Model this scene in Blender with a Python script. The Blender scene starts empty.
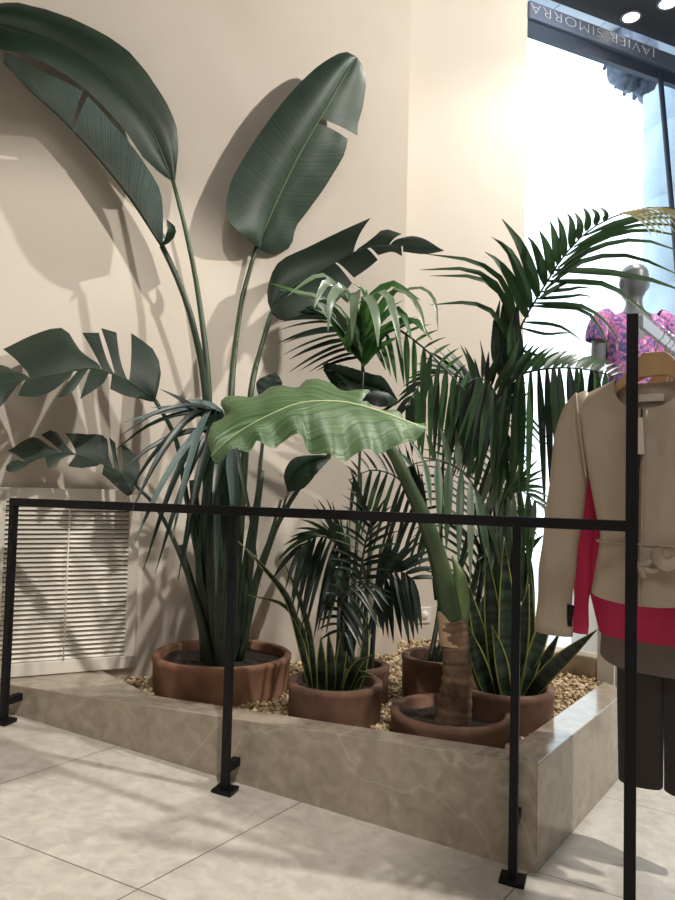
import bpy, math, random
from mathutils import Vector as V
random.seed(7)
R=math.radians
S=bpy.context.scene
COL=S.collection

# ------------------------------------------------------------------ survey of the room
F=740.; PITCH=R(3.0); ROLL=R(1.49); CAM=V((0,0,1.064))
def ray(px,py):
    u=(px-337.5)/F; v=(450-py)/F
    c,s=math.cos(ROLL),math.sin(ROLL)
    x=c*u-s*v; y=s*u+c*v; z=-1
    a=math.pi/2+PITCH
    return V((x, math.cos(a)*y-math.sin(a)*z, math.sin(a)*y+math.cos(a)*z))
def P(px,py,Y):                       # a sighted point at depth Y
    r=ray(px,py); return CAM+r*(Y/r.y)
def Zp(px,py,z):                      # on a level plane
    r=ray(px,py); return CAM+r*((z-CAM.z)/r.z)
def Vp(px,py,p0,az,off=0):            # on a vertical plane through p0 running at azimuth az
    d=V((math.sin(R(az)),math.cos(R(az)),0)); n=V((d.y,-d.x,0))
    p0=V(p0)+n*off
    r=ray(px,py); q=V((p0.x,p0.y,0))-V((CAM.x,CAM.y,0))
    k=q.dot(n)/(r.x*n.x+r.y*n.y); return CAM+r*k
SL=.107
def floor_z(x,y): return SL*((x-.51)*-.816+(y-2.08)*.578)

# ------------------------------------------------------------------ object helpers
ORG={}
def tag(o,label=None,cat=None,group=None,kind=None):
    if label: o['label']=label
    if cat: o['category']=cat
    if group: o['group']=group
    if kind: o['kind']=kind
    return o
def thing(name,loc,label,cat,group=None):
    o=bpy.data.objects.new(name,None); COL.objects.link(o); o.location=loc
    o.empty_display_size=.05
    ORG[o]=V(loc); return tag(o,label,cat,group)
class MB:
    def __init__(s): s.v=[]; s.f=[]; s.m=[]; s.uv={}
    def vert(s,p,uv=(0,0)):
        s.v.append(V(p)); s.uv[len(s.v)-1]=uv; return len(s.v)-1
    def face(s,ix,mi=0): s.f.append(tuple(ix)); s.m.append(mi)
    def grid(s,rows,mi=0,closed=False,uvs=None):
        ids=[[s.vert(p,uvs[i][j] if uvs else (i,j)) for j,p in enumerate(r)] for i,r in enumerate(rows)]
        for i in range(len(ids)-1):
            n=len(ids[i])
            for j in range(n if closed else n-1):
                k=(j+1)%n
                s.face((ids[i][j],ids[i][k],ids[i+1][k],ids[i+1][j]),mi)
        return ids
    def box(s,c,sx,sy,sz,mi=0,ax=(1,0,0),az=(0,0,1)):
        ax=V(ax).normalized(); az=V(az).normalized(); ay=az.cross(ax)
        c=V(c); b=[]
        for dz in(-1,1):
            for dx,dy in((-1,-1),(1,-1),(1,1),(-1,1)):
                b.append(s.vert(c+ax*dx*sx/2+ay*dy*sy/2+az*dz*sz/2))
        for q in((0,3,2,1),(4,5,6,7),(0,1,5,4),(1,2,6,5),(2,3,7,6),(3,0,4,7)): s.face([b[i] for i in q],mi)
    def prism(s,poly,z0,z1,mi=0):
        n=len(poly)
        a=[s.vert((p[0],p[1],z0(p[0],p[1]) if callable(z0) else z0)) for p in poly]
        b=[s.vert((p[0],p[1],z1)) for p in poly]
        s.face(a[::-1],mi); s.face(b,mi)
        for i in range(n): s.face((a[i],a[(i+1)%n],b[(i+1)%n],b[i]),mi)
    def extrude(s,poly3,off,mi=0):           # poly of 3-D points swept by vector off
        n=len(poly3); off=V(off)
        a=[s.vert(p) for p in poly3]; b=[s.vert(V(p)+off) for p in poly3]
        s.face(a[::-1],mi); s.face(b,mi)
        for i in range(n): s.face((a[i],a[(i+1)%n],b[(i+1)%n],b[i]),mi)
    def tube(s,pts,rad,n=8,mi=0,caps=True,flat=1.0,ref=None):
        pts=[V(p) for p in pts]; rows=[]; up=None
        for i,p in enumerate(pts):
            t=(pts[min(i+1,len(pts)-1)]-pts[max(i-1,0)]).normalized()
            if up is None:
                up=V(ref) if ref else (V((0,0,1)) if abs(t.z)<.9 else V((0,1,0)))
            up=(up-t*up.dot(t)).normalized(); w=t.cross(up)
            r=rad[i] if hasattr(rad,'__len__') else rad
            rows.append([p+(w*math.cos(a)+up*math.sin(a)*flat)*r for a in [2*math.pi*k/n for k in range(n)]])
        ids=s.grid(rows,mi,True)
        if caps: s.face(ids[0][::-1],mi); s.face(ids[-1],mi)
    def lathe(s,c,prof,n=32,mi=0,wob=0):
        c=V(c); rows=[]
        for r,z in prof:
            rows.append([c+V((math.cos(a)*r*(1+wob*math.sin(3*a+z*9)),math.sin(a)*r*(1+wob*math.cos(2*a)),z)) for a in [2*math.pi*k/n for k in range(n)]])
        return s.grid(rows,mi,True)
    def build(s,name,mats,parent=None,smooth=True,bevel=0,origin=None):
        o0=ORG[parent] if parent else V(origin) if origin is not None else V((0,0,0))
        me=bpy.data.meshes.new(name)
        me.from_pydata([p-o0 for p in s.v],[],s.f)
        uvl=me.uv_layers.new(name='UVMap')
        for l in me.loops: uvl.data[l.index].uv=s.uv.get(l.vertex_index,(0,0))
        if not isinstance(mats,(list,tuple)): mats=[mats]
        for m in mats: me.materials.append(m)
        for i,p in enumerate(me.polygons): p.material_index=s.m[i]; p.use_smooth=smooth
        me.update()
        o=bpy.data.objects.new(name,me); COL.objects.link(o)
        if parent: o.parent=parent
        else: o.location=o0
        ORG[o]=o0
        if bevel:
            b=o.modifiers.new('bevel','BEVEL'); b.width=bevel; b.segments=2; b.limit_method='ANGLE'
            if smooth:
                for p in me.polygons: p.use_smooth=False
        return o
def cr(pts,n):                               # Catmull-Rom resample, arc-length even
    pts=[V(p) for p in pts]
    if len(pts)==1: return [pts[0]]*n
    q=[pts[0]*2-pts[1]]+pts+[pts[-1]*2-pts[-2]]
    fine=[]
    for i in range(1,len(q)-2):
        a,b,c,d=q[i-1],q[i],q[i+1],q[i+2]
        for k in range(10):
            t=k/10
            fine.append(.5*((2*b)+(c-a)*t+(2*a-5*b+4*c-d)*t*t+(3*b-a-3*c+d)*t**3))
    fine.append(pts[-1])
    L=[0]
    for i in range(1,len(fine)): L.append(L[-1]+(fine[i]-fine[i-1]).length)
    out=[];j=0
    for k in range(n):
        d=L[-1]*k/(n-1)
        while j<len(L)-2 and L[j+1]<d: j+=1
        w=(d-L[j])/max(L[j+1]-L[j],1e-9)
        out.append(fine[j].lerp(fine[j+1],min(max(w,0),1)))
    return out
def at(c,t):
    x=min(max(t,0),1)*(len(c)-1); i=min(int(x),len(c)-2); return c[i].lerp(c[i+1],x-i)
def PX(l): return [P(*p) for p in l]

# ------------------------------------------------------------------ materials
def mat(name,col,rough=.5,metal=0,spec=.5):
    m=bpy.data.materials.new(name); m.use_nodes=True
    b=m.node_tree.nodes['Principled BSDF']
    b.inputs['Base Color'].default_value=(*col,1); b.inputs['Roughness'].default_value=rough
    b.inputs['Metallic'].default_value=metal; b.inputs['Specular IOR Level'].default_value=spec
    return m
def N(m,t,**kw):
    n=m.node_tree.nodes.new(t)
    for k,v in kw.items():
        if k in n.inputs: n.inputs[k].default_value=v
        else: setattr(n,k,v)
    return n
def L(m,a,b): m.node_tree.links.new(a,b)
def bsdf(m): return m.node_tree.nodes['Principled BSDF']
def ramp(m,src,stops):
    r=N(m,'ShaderNodeValToRGB'); e=r.color_ramp.elements
    while len(e)<len(stops): e.new(.5)
    for i,(p,c) in enumerate(stops): e[i].position=p; e[i].color=(*c,1)
    L(m,src,r.inputs[0]); return r.outputs[0]
def mottle(name,stops,scale,rough=.6,detail=6,bump=0,bscale=None,dist=.3,spec=.5,metal=0):
    m=mat(name,stops[0][1],rough,metal,spec)
    tc=N(m,'ShaderNodeTexCoord'); n=N(m,'ShaderNodeTexNoise',Scale=scale,Detail=detail,Distortion=dist)
    L(m,tc.outputs['Object'],n.inputs['Vector'])
    L(m,ramp(m,n.outputs[0],stops),bsdf(m).inputs['Base Color'])
    if bump:
        n2=N(m,'ShaderNodeTexNoise',Scale=bscale or scale*6,Detail=4)
        L(m,tc.outputs['Object'],n2.inputs['Vector'])
        b=N(m,'ShaderNodeBump',Strength=bump,Distance=.01); L(m,n2.outputs[0],b.inputs['Height']); L(m,b.outputs[0],bsdf(m).inputs['Normal'])
    return m
def srgb(r,g,b): return tuple(((c/255)/12.92 if c<11 else ((c/255+.055)/1.055)**2.4) for c in(r,g,b))

M={}
M['plaster']=mottle('warm_plaster',[(.3,srgb(204,193,179)),(.7,srgb(214,204,191))],1.5,.75,bump=.06,bscale=30)
M['plaster2']=mottle('pale_plaster',[(.3,srgb(205,195,182)),(.7,srgb(211,201,189))],1.5,.75,bump=.05,bscale=30)
M['dark_ceiling']=mat('dark_ceiling',srgb(38,38,42),.6)
M['black']=mat('black_steel',srgb(10,11,16),.5,0,.3)
M['header']=mat('dark_fascia',srgb(96,108,132),.5)  # base colour lightened to carry haze from the bright window
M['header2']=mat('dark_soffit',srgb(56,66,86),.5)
M['letter']=mat('sign_lettering',srgb(214,222,230),.6)
M['alu']=mat('cream_enamel',srgb(230,223,210),.4)
M['slat']=mat('louvre_enamel',srgb(244,238,226),.3)
M['slat_shade']=mat('shade_black',srgb(14,13,12),.9)
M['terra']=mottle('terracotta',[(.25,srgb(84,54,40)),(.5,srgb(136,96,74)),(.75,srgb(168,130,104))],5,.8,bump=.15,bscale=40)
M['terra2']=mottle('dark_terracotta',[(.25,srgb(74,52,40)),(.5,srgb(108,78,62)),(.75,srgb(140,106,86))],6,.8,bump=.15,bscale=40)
M['soil']=mottle('potting_soil',[(.3,srgb(26,20,16)),(.7,srgb(58,46,36))],60,.95,bump=.6,bscale=90)
M['gravel']=mottle('cream_pebble',[(.25,srgb(120,96,68)),(.5,srgb(196,172,134)),(.75,srgb(226,210,182))],22,.75,detail=1)
M['gravelbed']=mottle('gravel_bed',[(.35,srgb(92,74,54)),(.7,srgb(168,146,112))],60,.9,bump=.5,bscale=80)
M['wood']=mottle('beech_wood',[(.3,srgb(176,138,100)),(.7,srgb(196,160,122))],8,.45)
M['pinkplastic']=mat('coral_plastic',srgb(226,126,104),.4)
M['chrome']=mat('chrome',srgb(205,210,216),.22,1)
M['steelflat']=mat('pale_steel',srgb(196,208,222),.4,.3)
M['bark']=mottle('trunk_bark',[(.3,srgb(62,46,36)),(.7,srgb(124,96,74))],14,.85,bump=.4,bscale=40)
M['scar']=mottle('leaf_scar',[(.3,srgb(150,124,98)),(.7,srgb(186,162,134))],12,.8)
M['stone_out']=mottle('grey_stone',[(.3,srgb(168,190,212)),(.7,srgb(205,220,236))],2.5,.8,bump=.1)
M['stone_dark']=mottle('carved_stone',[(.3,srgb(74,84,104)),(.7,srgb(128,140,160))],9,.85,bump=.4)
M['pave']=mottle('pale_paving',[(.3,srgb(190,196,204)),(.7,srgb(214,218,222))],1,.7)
M['mann']=mat('grey_mannequin',srgb(96,100,106),.4)
M['plinth']=mat('white_plinth',srgb(214,210,204),.5)
M['lampglow']=mat('lamp_glow',(1,.9,.75),.5)
bsdf(M['lampglow']).inputs['Emission Color'].default_value=(1,.9,.74,1); bsdf(M['lampglow']).inputs['Emission Strength'].default_value=9
M['roughwall']=mottle('rough_render',[(.3,srgb(150,134,116)),(.55,srgb(192,178,158)),(.8,srgb(214,202,184))],7,.85,bump=.4,bscale=18)
M['white_trim']=mat('white_trim',srgb(224,220,212),.5)

def cloth(name,c1,c2,scale=60,rough=.8,sheen=.15):
    m=mottle(name,[(.35,c1),(.65,c2)],scale,rough,bump=.05,bscale=400)
    bsdf(m).inputs['Sheen Weight'].default_value=sheen
    return m
M['blazer']=cloth('beige_satin_cloth',srgb(178,160,142),srgb(188,170,151),4,.42,.1)
_m=M['blazer']; _t=N(_m,'ShaderNodeTexCoord'); _mp=N(_m,'ShaderNodeMapping'); _mp.inputs['Scale'].default_value=(6,6,2.2); L(_m,_t.outputs['Object'],_mp.inputs['Vector'])
_n=N(_m,'ShaderNodeTexNoise',Scale=1.6,Detail=1,Distortion=.8); L(_m,_mp.outputs[0],_n.inputs['Vector'])
_b=N(_m,'ShaderNodeBump',Strength=.55,Distance=.03); L(_m,_n.outputs[0],_b.inputs['Height']); L(_m,_b.outputs[0],bsdf(_m).inputs['Normal'])
M['lining']=cloth('beige_lining',srgb(176,154,130),srgb(184,162,140),6,.45)
M['magenta']=cloth('magenta_cloth',srgb(196,28,82),srgb(210,38,94),5,.6)
M['taupe']=cloth('taupe_cloth',srgb(112,100,96),srgb(122,110,106),5,.7)
M['charcoal']=cloth('charcoal_cloth',srgb(50,44,44),srgb(58,51,50),5,.8)
M['zip']=mat('zip_dark',srgb(60,50,44),.35,.6)
M['paper']=mat('paper_tag',srgb(226,216,200),.7)

# marble kerb: soft blotches with pale veins
def marble(name,c0,c1,vein,rough):
    m=mat(name,c0,rough); tc=N(m,'ShaderNodeTexCoord')
    n=N(m,'ShaderNodeTexNoise',Scale=20,Detail=10,Distortion=.6); L(m,tc.outputs['Object'],n.inputs['Vector'])
    base=ramp(m,n.outputs[0],[(.3,c0),(.7,c1)])
    n2=N(m,'ShaderNodeTexNoise',Scale=2.6,Detail=9,Distortion=.7); L(m,tc.outputs['Object'],n2.inputs['Vector'])
    v=ramp(m,n2.outputs[0],[(.485,(0,0,0)),(.5,(1,1,1)),(.515,(0,0,0))])
    mx=N(m,'ShaderNodeMix',data_type='RGBA'); mul=N(m,'ShaderNodeMath',operation='MULTIPLY'); mul.inputs[1].default_value=.28
    L(m,v,mul.inputs[0]); L(m,mul.outputs[0],mx.inputs['Factor']); L(m,base,mx.inputs['A']); mx.inputs['B'].default_value=(*vein,1)
    L(m,mx.outputs['Result'],bsdf(m).inputs['Base Color'])
    return m,mx,tc
M['kerb'],_,_=marble('grey_beige_marble',srgb(146,134,119),srgb(174,161,145),srgb(208,198,184),.16)
M['floor'],_mx,_tc=marble('cream_marble_tile',srgb(188,180,168),srgb(212,206,194),srgb(224,220,210),.32)
def tile_lines(m,mx,tc):
    nt=[]
    for d,off,sp in(((-.816,.578,0),.775,.681),((.354,.935,0),1.583,.64)):
        dp=N(m,'ShaderNodeVectorMath',operation='DOT_PRODUCT'); dp.inputs[1].default_value=d; L(m,tc.outputs['Object'],dp.inputs[0])
        a=N(m,'ShaderNodeMath',operation='SUBTRACT'); a.inputs[1].default_value=off-50*sp-sp/2; L(m,dp.outputs['Value'],a.inputs[0])
        b=N(m,'ShaderNodeMath',operation='MODULO'); b.inputs[1].default_value=sp; L(m,a.outputs[0],b.inputs[0])
        c=N(m,'ShaderNodeMath',operation='SUBTRACT'); c.inputs[1].default_value=sp/2; L(m,b.outputs[0],c.inputs[0])
        e=N(m,'ShaderNodeMath',operation='ABSOLUTE'); L(m,c.outputs[0],e.inputs[0])
        g=N(m,'ShaderNodeMath',operation='LESS_THAN'); g.inputs[1].default_value=.0018; L(m,e.outputs[0],g.inputs[0]); nt.append(g)
    mxx=N(m,'ShaderNodeMath',operation='MAXIMUM'); L(m,nt[0].outputs[0],mxx.inputs[0]); L(m,nt[1].outputs[0],mxx.inputs[1])
    f=N(m,'ShaderNodeMix',data_type='RGBA'); L(m,mxx.outputs[0],f.inputs['Factor']); L(m,mx.outputs['Result'],f.inputs['A']); f.inputs['B'].default_value=(*srgb(112,102,92),1)
    L(m,f.outputs['Result'],bsdf(m).inputs['Base Color'])
tile_lines(M['floor'],_mx,_tc)

# leaves: ribs run across the blade (u along, v across)
def leafmat(name,c0,c1,ribs=90,skew=1.2,rough=.42,trans=.12,bump=.25,rib_col=.5):
    m=mat(name,c0,rough); b=bsdf(m); nt=m.node_tree
    uv=N(m,'ShaderNodeUVMap'); sep=N(m,'ShaderNodeSeparateXYZ'); L(m,uv.outputs[0],sep.inputs[0])
    sk=N(m,'ShaderNodeMath',operation='MULTIPLY_ADD'); sk.inputs[1].default_value=-skew/10; L(m,sep.outputs[1],sk.inputs[0]); L(m,sep.outputs[0],sk.inputs[2])
    mu=N(m,'ShaderNodeMath',operation='MULTIPLY'); mu.inputs[1].default_value=ribs; L(m,sk.outputs[0],mu.inputs[0])
    nz=N(m,'ShaderNodeTexNoise',Scale=1.0,Detail=3); nz.noise_dimensions='1D'; L(m,mu.outputs[0],nz.inputs['W'])
    tc=N(m,'ShaderNodeTexCoord'); n2=N(m,'ShaderNodeTexNoise',Scale=7,Detail=3); L(m,tc.outputs['Object'],n2.inputs['Vector'])
    ad=N(m,'ShaderNodeMath',operation='MULTIPLY_ADD'); ad.inputs[1].default_value=rib_col; L(m,nz.outputs[0],ad.inputs[0])
    sc=N(m,'ShaderNodeMath',operation='MULTIPLY'); sc.inputs[1].default_value=1-rib_col; L(m,n2.outputs[0],sc.inputs[0]); L(m,sc.outputs[0],ad.inputs[2])
    col=ramp(m,ad.outputs[0],[(.35,c0),(.65,c1)])
    L(m,col,b.inputs['Base Color'])
    bp=N(m,'ShaderNodeBump',Strength=bump,Distance=.004); L(m,nz.outputs[0],bp.inputs['Height']); L(m,bp.outputs[0],b.inputs['Normal'])
    if trans:
        t=N(m,'ShaderNodeBsdfTranslucent'); L(m,col,t.inputs['Color'])
        mx=N(m,'ShaderNodeMixShader'); mx.inputs[0].default_value=trans
        L(m,b.outputs[0],mx.inputs[1]); L(m,t.outputs[0],mx.inputs[2]); L(m,mx.outputs[0],nt.nodes['Material Output'].inputs['Surface'])
    return m
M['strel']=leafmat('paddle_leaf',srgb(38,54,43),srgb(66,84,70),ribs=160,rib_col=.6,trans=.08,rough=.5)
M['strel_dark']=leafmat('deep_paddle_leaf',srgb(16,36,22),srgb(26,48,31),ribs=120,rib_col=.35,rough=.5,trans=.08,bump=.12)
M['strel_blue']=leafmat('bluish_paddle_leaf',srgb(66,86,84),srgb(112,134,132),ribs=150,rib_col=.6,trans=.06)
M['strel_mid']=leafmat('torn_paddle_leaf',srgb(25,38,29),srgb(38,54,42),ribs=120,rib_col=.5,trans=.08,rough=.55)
M['alo']=leafmat('elephant_ear_leaf',srgb(54,84,50),srgb(104,130,88),ribs=26,skew=5,rib_col=.6,rough=.42,trans=.12,bump=.7)
M['stalk']=mottle('green_stalk',[(.3,srgb(36,54,34)),(.7,srgb(66,84,52))],6,.45)
M['stalk_dark']=mottle('dark_green_stalk',[(.3,srgb(28,44,32)),(.7,srgb(48,64,46))],6,.45)
M['stalk_pale']=mottle('pale_green_stalk',[(.3,srgb(74,98,56)),(.7,srgb(118,134,84))],9,.45)
M['rib']=mat('leaf_midrib',srgb(104,126,92),.45)
M['rib_pale']=mat('pale_midrib',srgb(176,190,140),.45)
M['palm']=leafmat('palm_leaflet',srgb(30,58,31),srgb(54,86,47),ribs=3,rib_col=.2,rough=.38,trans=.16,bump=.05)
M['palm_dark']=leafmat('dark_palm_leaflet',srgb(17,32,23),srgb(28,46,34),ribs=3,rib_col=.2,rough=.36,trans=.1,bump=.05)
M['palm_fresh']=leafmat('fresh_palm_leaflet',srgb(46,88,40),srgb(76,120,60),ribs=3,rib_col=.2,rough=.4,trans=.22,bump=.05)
M['palm_sheen']=leafmat('sheen_palm_leaflet',srgb(82,100,78),srgb(118,134,110),ribs=3,rib_col=.2,rough=.32,trans=.15,bump=.05)  # grey sheen of drooping leaflets put into the colour
M['palm_window_lit']=leafmat('window_lit_palm_leaflet',srgb(190,184,140),srgb(222,216,178),ribs=3,rib_col=.2,rough=.4,trans=.25,bump=.05)  # pale tone paints window light onto the frond tip
def snake(name):
    m=mat(name,(.03,.07,.04),.35); uv=N(m,'ShaderNodeUVMap'); sep=N(m,'ShaderNodeSeparateXYZ'); L(m,uv.outputs[0],sep.inputs[0])
    nz=N(m,'ShaderNodeTexNoise',Scale=34,Detail=3); nz.noise_dimensions='1D'
    tc=N(m,'ShaderNodeTexCoord'); n2=N(m,'ShaderNodeTexNoise',Scale=30,Detail=2); L(m,tc.outputs['Object'],n2.inputs['Vector'])
    a=N(m,'ShaderNodeMath',operation='MULTIPLY_ADD'); a.inputs[1].default_value=.03; L(m,n2.outputs[0],a.inputs[0]); L(m,sep.outputs[0],a.inputs[2]); L(m,a.outputs[0],nz.inputs['W'])
    band=ramp(m,nz.outputs[0],[(.4,srgb(17,31,23)),(.6,srgb(46,66,48))])
    e=N(m,'ShaderNodeMath',operation='GREATER_THAN'); e.inputs[1].default_value=.85; L(m,sep.outputs[1],e.inputs[0])
    mx=N(m,'ShaderNodeMix',data_type='RGBA'); L(m,e.outputs[0],mx.inputs['Factor']); L(m,band,mx.inputs['A']); mx.inputs['B'].default_value=(*srgb(138,142,72),1)
    L(m,mx.outputs['Result'],bsdf(m).inputs['Base Color']); return m
M['snake']=snake('banded_leaf')
def floral():
    m=mat('floral_cloth',(.1,.1,.3),.7); tc=N(m,'ShaderNodeTexCoord')
    v=N(m,'ShaderNodeTexNoise',Scale=22,Detail=2,Distortion=1.5); L(m,tc.outputs['Object'],v.inputs['Vector'])
    c=ramp(m,v.outputs[0],[(.36,srgb(70,72,130)),(.46,srgb(110,92,166)),(.53,srgb(232,120,160)),(.58,srgb(90,84,150)),(.7,srgb(240,176,192))])  # tones lightened to carry the glare from behind
    L(m,c,bsdf(m).inputs['Base Color']); return m
M['floral']=floral()
def glass():
    m=bpy.data.materials.new('clear_glazing'); m.use_nodes=True; nt=m.node_tree; nt.nodes.clear()
    o=nt.nodes.new('ShaderNodeOutputMaterial'); t=nt.nodes.new('ShaderNodeBsdfTransparent'); g=nt.nodes.new('ShaderNodeBsdfGlossy')
    g.inputs['Roughness'].default_value=.02; t.inputs['Color'].default_value=(.93,.97,.98,1)
    lw=nt.nodes.new('ShaderNodeLayerWeight'); lw.inputs['Blend'].default_value=.5
    pw=nt.nodes.new('ShaderNodeMath'); pw.operation='POWER'; pw.inputs[1].default_value=4; nt.links.new(lw.outputs['Facing'],pw.inputs[0])
    f=nt.nodes.new('ShaderNodeMath'); f.operation='MULTIPLY_ADD'; f.inputs[1].default_value=.6; f.inputs[2].default_value=.03; nt.links.new(pw.outputs[0],f.inputs[0])
    x=nt.nodes.new('ShaderNodeMixShader')
    for a,b in((f.outputs[0],x.inputs[0]),(t.outputs[0],x.inputs[1]),(g.outputs[0],x.inputs[2]),(x.outputs[0],o.inputs['Surface'])): nt.links.new(a,b)
    return m
M['glass']=glass()

# ------------------------------------------------------------------ the setting
ZT=.2997; GZ=.272
WAZ=64.03; WC=Zp(397,660,.23); WD=V((math.sin(R(WAZ)),math.cos(R(WAZ)),0)); WN=V((WD.y,-WD.x,0))    # WN points into the room
RAZ=65; RC=Zp(397,651,.21); RD=V((math.sin(R(RAZ)),math.cos(R(RAZ)),0)); RN=V((RD.y,-RD.x,0))
def W(px,py,d): return Vp(px,py,WC,WAZ,d)
ZC=Vp(675,50,RC,RAZ).z+.005                # ceiling height
ZH0=Vp(600,57,RC,RAZ).z; ZH1=Vp(600,29,RC,RAZ).z
RE=Vp(527,60,RC,RAZ)                     # where the wall meets the glass
def slab(name,a,b,z0,z1,th,m,n):          # upright slab from a to b, thickness away from the room
    mb=MB(); a=V(a);b=V(b);n=V(n)*-th
    mb.prism([(a.x,a.y),(b.x,b.y),(b.x+n.x,b.y+n.y),(a.x+n.x,a.y+n.y)],z0,z1)
    return tag(mb.build(name,m,None,False),kind='structure')
XL=WC-WD*4.2
XR=RC+RD*5.2
# floor ramp
mb=MB(); nx=12
rows=[[V((x,y,floor_z(x,y))) for x in (-4.6,-2,0,2,4,6)] for y in(-3.2,-1,1,3,5,7)]
mb.grid(rows); fl=tag(mb.build('floor',M['floor'],None,False),kind='structure')
sm=fl.modifiers.new('solid','SOLIDIFY'); sm.thickness=.1; sm.offset=1 if fl.data.polygons[0].normal.z<0 else -1
mb=MB(); mb.prism([(-4.6,-3.2),(XR.x+.1,-3.2),(XR.x+.1,XR.y),(RC.x,RC.y),(WC.x,WC.y),(-4.6,XL.y)],ZC,ZC+.15)
tag(mb.build('ceiling',M['dark_ceiling'],None,False),kind='structure')
slab('wall_back',XL,WC,-.9,ZC,.16,M['plaster'],WN)
slab('wall_right',RC-RD*.2,RE,-.9,ZC,.22,M['plaster2'],RN)
slab('wall_left',V((-4.5,-3.2,0)),V((-4.5,XL.y+.2,0)),-.9,ZC,.1,M['plaster'],V((1,0,0)))
slab('wall_front',V((-4.5,-3.1,0)),V((XR.x,-3.1,0)),-.9,ZC,.1,M['plaster'],V((0,1,0)))
slab('wall_side',V((XR.x,-3.1,0)),V((XR.x,XR.y,0)),-.9,ZC,.1,M['plaster'],V((-1,0,0)))

# window: glass sheet, dark fascia with lettering, leaning strut
wn=thing('window_1',RE+RD*1.5,None,None); wn['kind']='structure'
mb=MB(); a=RE-RN*.06; b=XR-RN*.06
mb.prism([(a.x,a.y),(b.x,b.y),((b-RN*.012).x,(b-RN*.012).y),((a-RN*.012).x,(a-RN*.012).y)],-.6,ZC)
mb.build('glass_pane',M['glass'],wn,False)
mb=MB()
def bar(mb,p,q,z0,z1,d0,d1,mi=0):
    p=V(p);q=V(q)
    mb.prism([((p+RN*d0).x,(p+RN*d0).y),((q+RN*d0).x,(q+RN*d0).y),((q+RN*d1).x,(q+RN*d1).y),((p+RN*d1).x,(p+RN*d1).y)],z0,z1,mi)
zm=ZH0+(ZH1-ZH0)*.42
bar(mb,RE,XR,zm,ZH1,-.05,.02); 
mb.build('fascia',M['header'],wn,False,bevel=.006)
mb=MB(); bar(mb,RE,XR,ZH0,zm,-.05,-.01); mb.build('fascia_recess',M['header2'],wn,False)
mb=MB(); mb.tube([Vp(660,73,RC,RAZ,.0),Vp(673,222,RC,RAZ,.0),Vp(690,420,RC,RAZ,0)],.018,8); mb.build('strut',M['header2'],wn)
# sign lettering reads from the street, so it stands on its head from inside
cu=bpy.data.curves.new('sign_text','FONT'); cu.body='JAVIER SIMORRA'; cu.size=.078; cu.offset=-.0025; cu.extrude=.002; cu.space_character=1.12
to=bpy.data.objects.new('tmp_text',cu); COL.objects.link(to); bpy.context.view_layer.update()
dg=bpy.context.evaluated_depsgraph_get(); tm=bpy.data.meshes.new_from_object(to.evaluated_get(dg)); bpy.data.objects.remove(to)
pj=Vp(656,46.5,RC,RAZ,.023); pa=Vp(531,0.5,RC,RAZ,.023)
wx=[v.co.x for v in tm.vertices]; w0,w1=min(wx),max(wx); hx=max(v.co.y for v in tm.vertices)
tl=(pj-pa); tl.z=0; sx=tl.length/(w1-w0); zc=ZH1-.045
hgt=.058
for v in tm.vertices:
    q=v.co.copy(); u=(q.x-w0)*sx; h=q.y/hx*hgt
    wpt=V((pj.x,pj.y,zc))-RD*u-V((0,0,1))*(h-hgt/2)+RN*q.z
    v.co=wpt-ORG[wn]
tm.materials.clear(); tm.materials.append(M['letter'])
so=bpy.data.objects.new('sign_lettering',tm); COL.objects.link(so); so.parent=wn; so['label']='pale upside-down lettering on the dark fascia'

# ceiling lamps
for i,(px,py) in enumerate(((631,17),(668,3))):
    p=Zp(px,py,ZC)
    t=thing('ceiling_spotlight',p,['round recessed ceiling spotlight above the sign, left of the pair','round recessed ceiling spotlight at the top right corner, right of the pair'][i],'ceiling light','recessed ceiling spotlights')
    mb=MB(); mb.lathe(p,[(.05,-.002),(.062,-.008),(.066,-.002),(.066,.0)],24); mb.build('trim_ring',M['header'],t)
    mb=MB(); ids=mb.lathe(p,[(.05,-.004),(.03,-.012),(.002,-.015)],20); mb.face(ids[-1]); mb.build('bulb',M['lampglow'],t)

# outside
mb=MB(); a=RE-RN*.15-RD*3; b=XR-RN*.15+RD*5; c=b-RN*14; d=a-RN*14
mb.prism([(a.x,a.y),(b.x,b.y),(c.x,c.y),(d.x,d.y)],-.75,-.6); tag(mb.build('pavement',M['pave'],None,False),kind='structure')
cp=P(693,200,6.2); cp.z=-.6
t=thing('stone_column',cp,'round grey stone column outside the glass at the right edge','column')
mb=MB(); prof=[]; z=0; r=.40
zt=P(650,88,6.2).z+.6
joints=[P(655,132,6.2).z+.6,P(655,203,6.2).z+.6,P(655,290,6.2).z+.6]
zz=[0]+sorted(joints)+[zt]
for i in range(len(zz)-1):
    prof+=[(r-.012,zz[i]),(r,zz[i]+.015),(r,zz[i+1]-.015),(r-.012,zz[i+1])]
mb.lathe(cp,prof,40); mb.build('shaft',M['stone_out'],t)
mb=MB(); h=zt
mb.lathe(cp,[(r,h),(r+.05,h+.03),(r+.05,h+.08),(r+.01,h+.1),(r+.06,h+.3),(r+.22,h+.55),(r+.34,h+.6),(r+.34,h+.75),(.01,h+.75)],40)
rnd=random.Random(3)
for k in range(46):                       # carved leaves
    a=2*math.pi*k/23+.1*rnd.random(); lev=k//23
    b=cp+V((math.cos(a),math.sin(a),0))*(r+.06+.1*lev)+V((0,0,h+.12+.2*lev))
    o=V((math.cos(a),math.sin(a),0))
    mb.tube([b,b+o*.07+V((0,0,.12)),b+o*.17+V((0,0,.17)),b+o*.2+V((0,0,.1))],[.05,.06,.05,.02],6,flat=.6)
mb.build('capital',M['stone_dark'],t)
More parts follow.
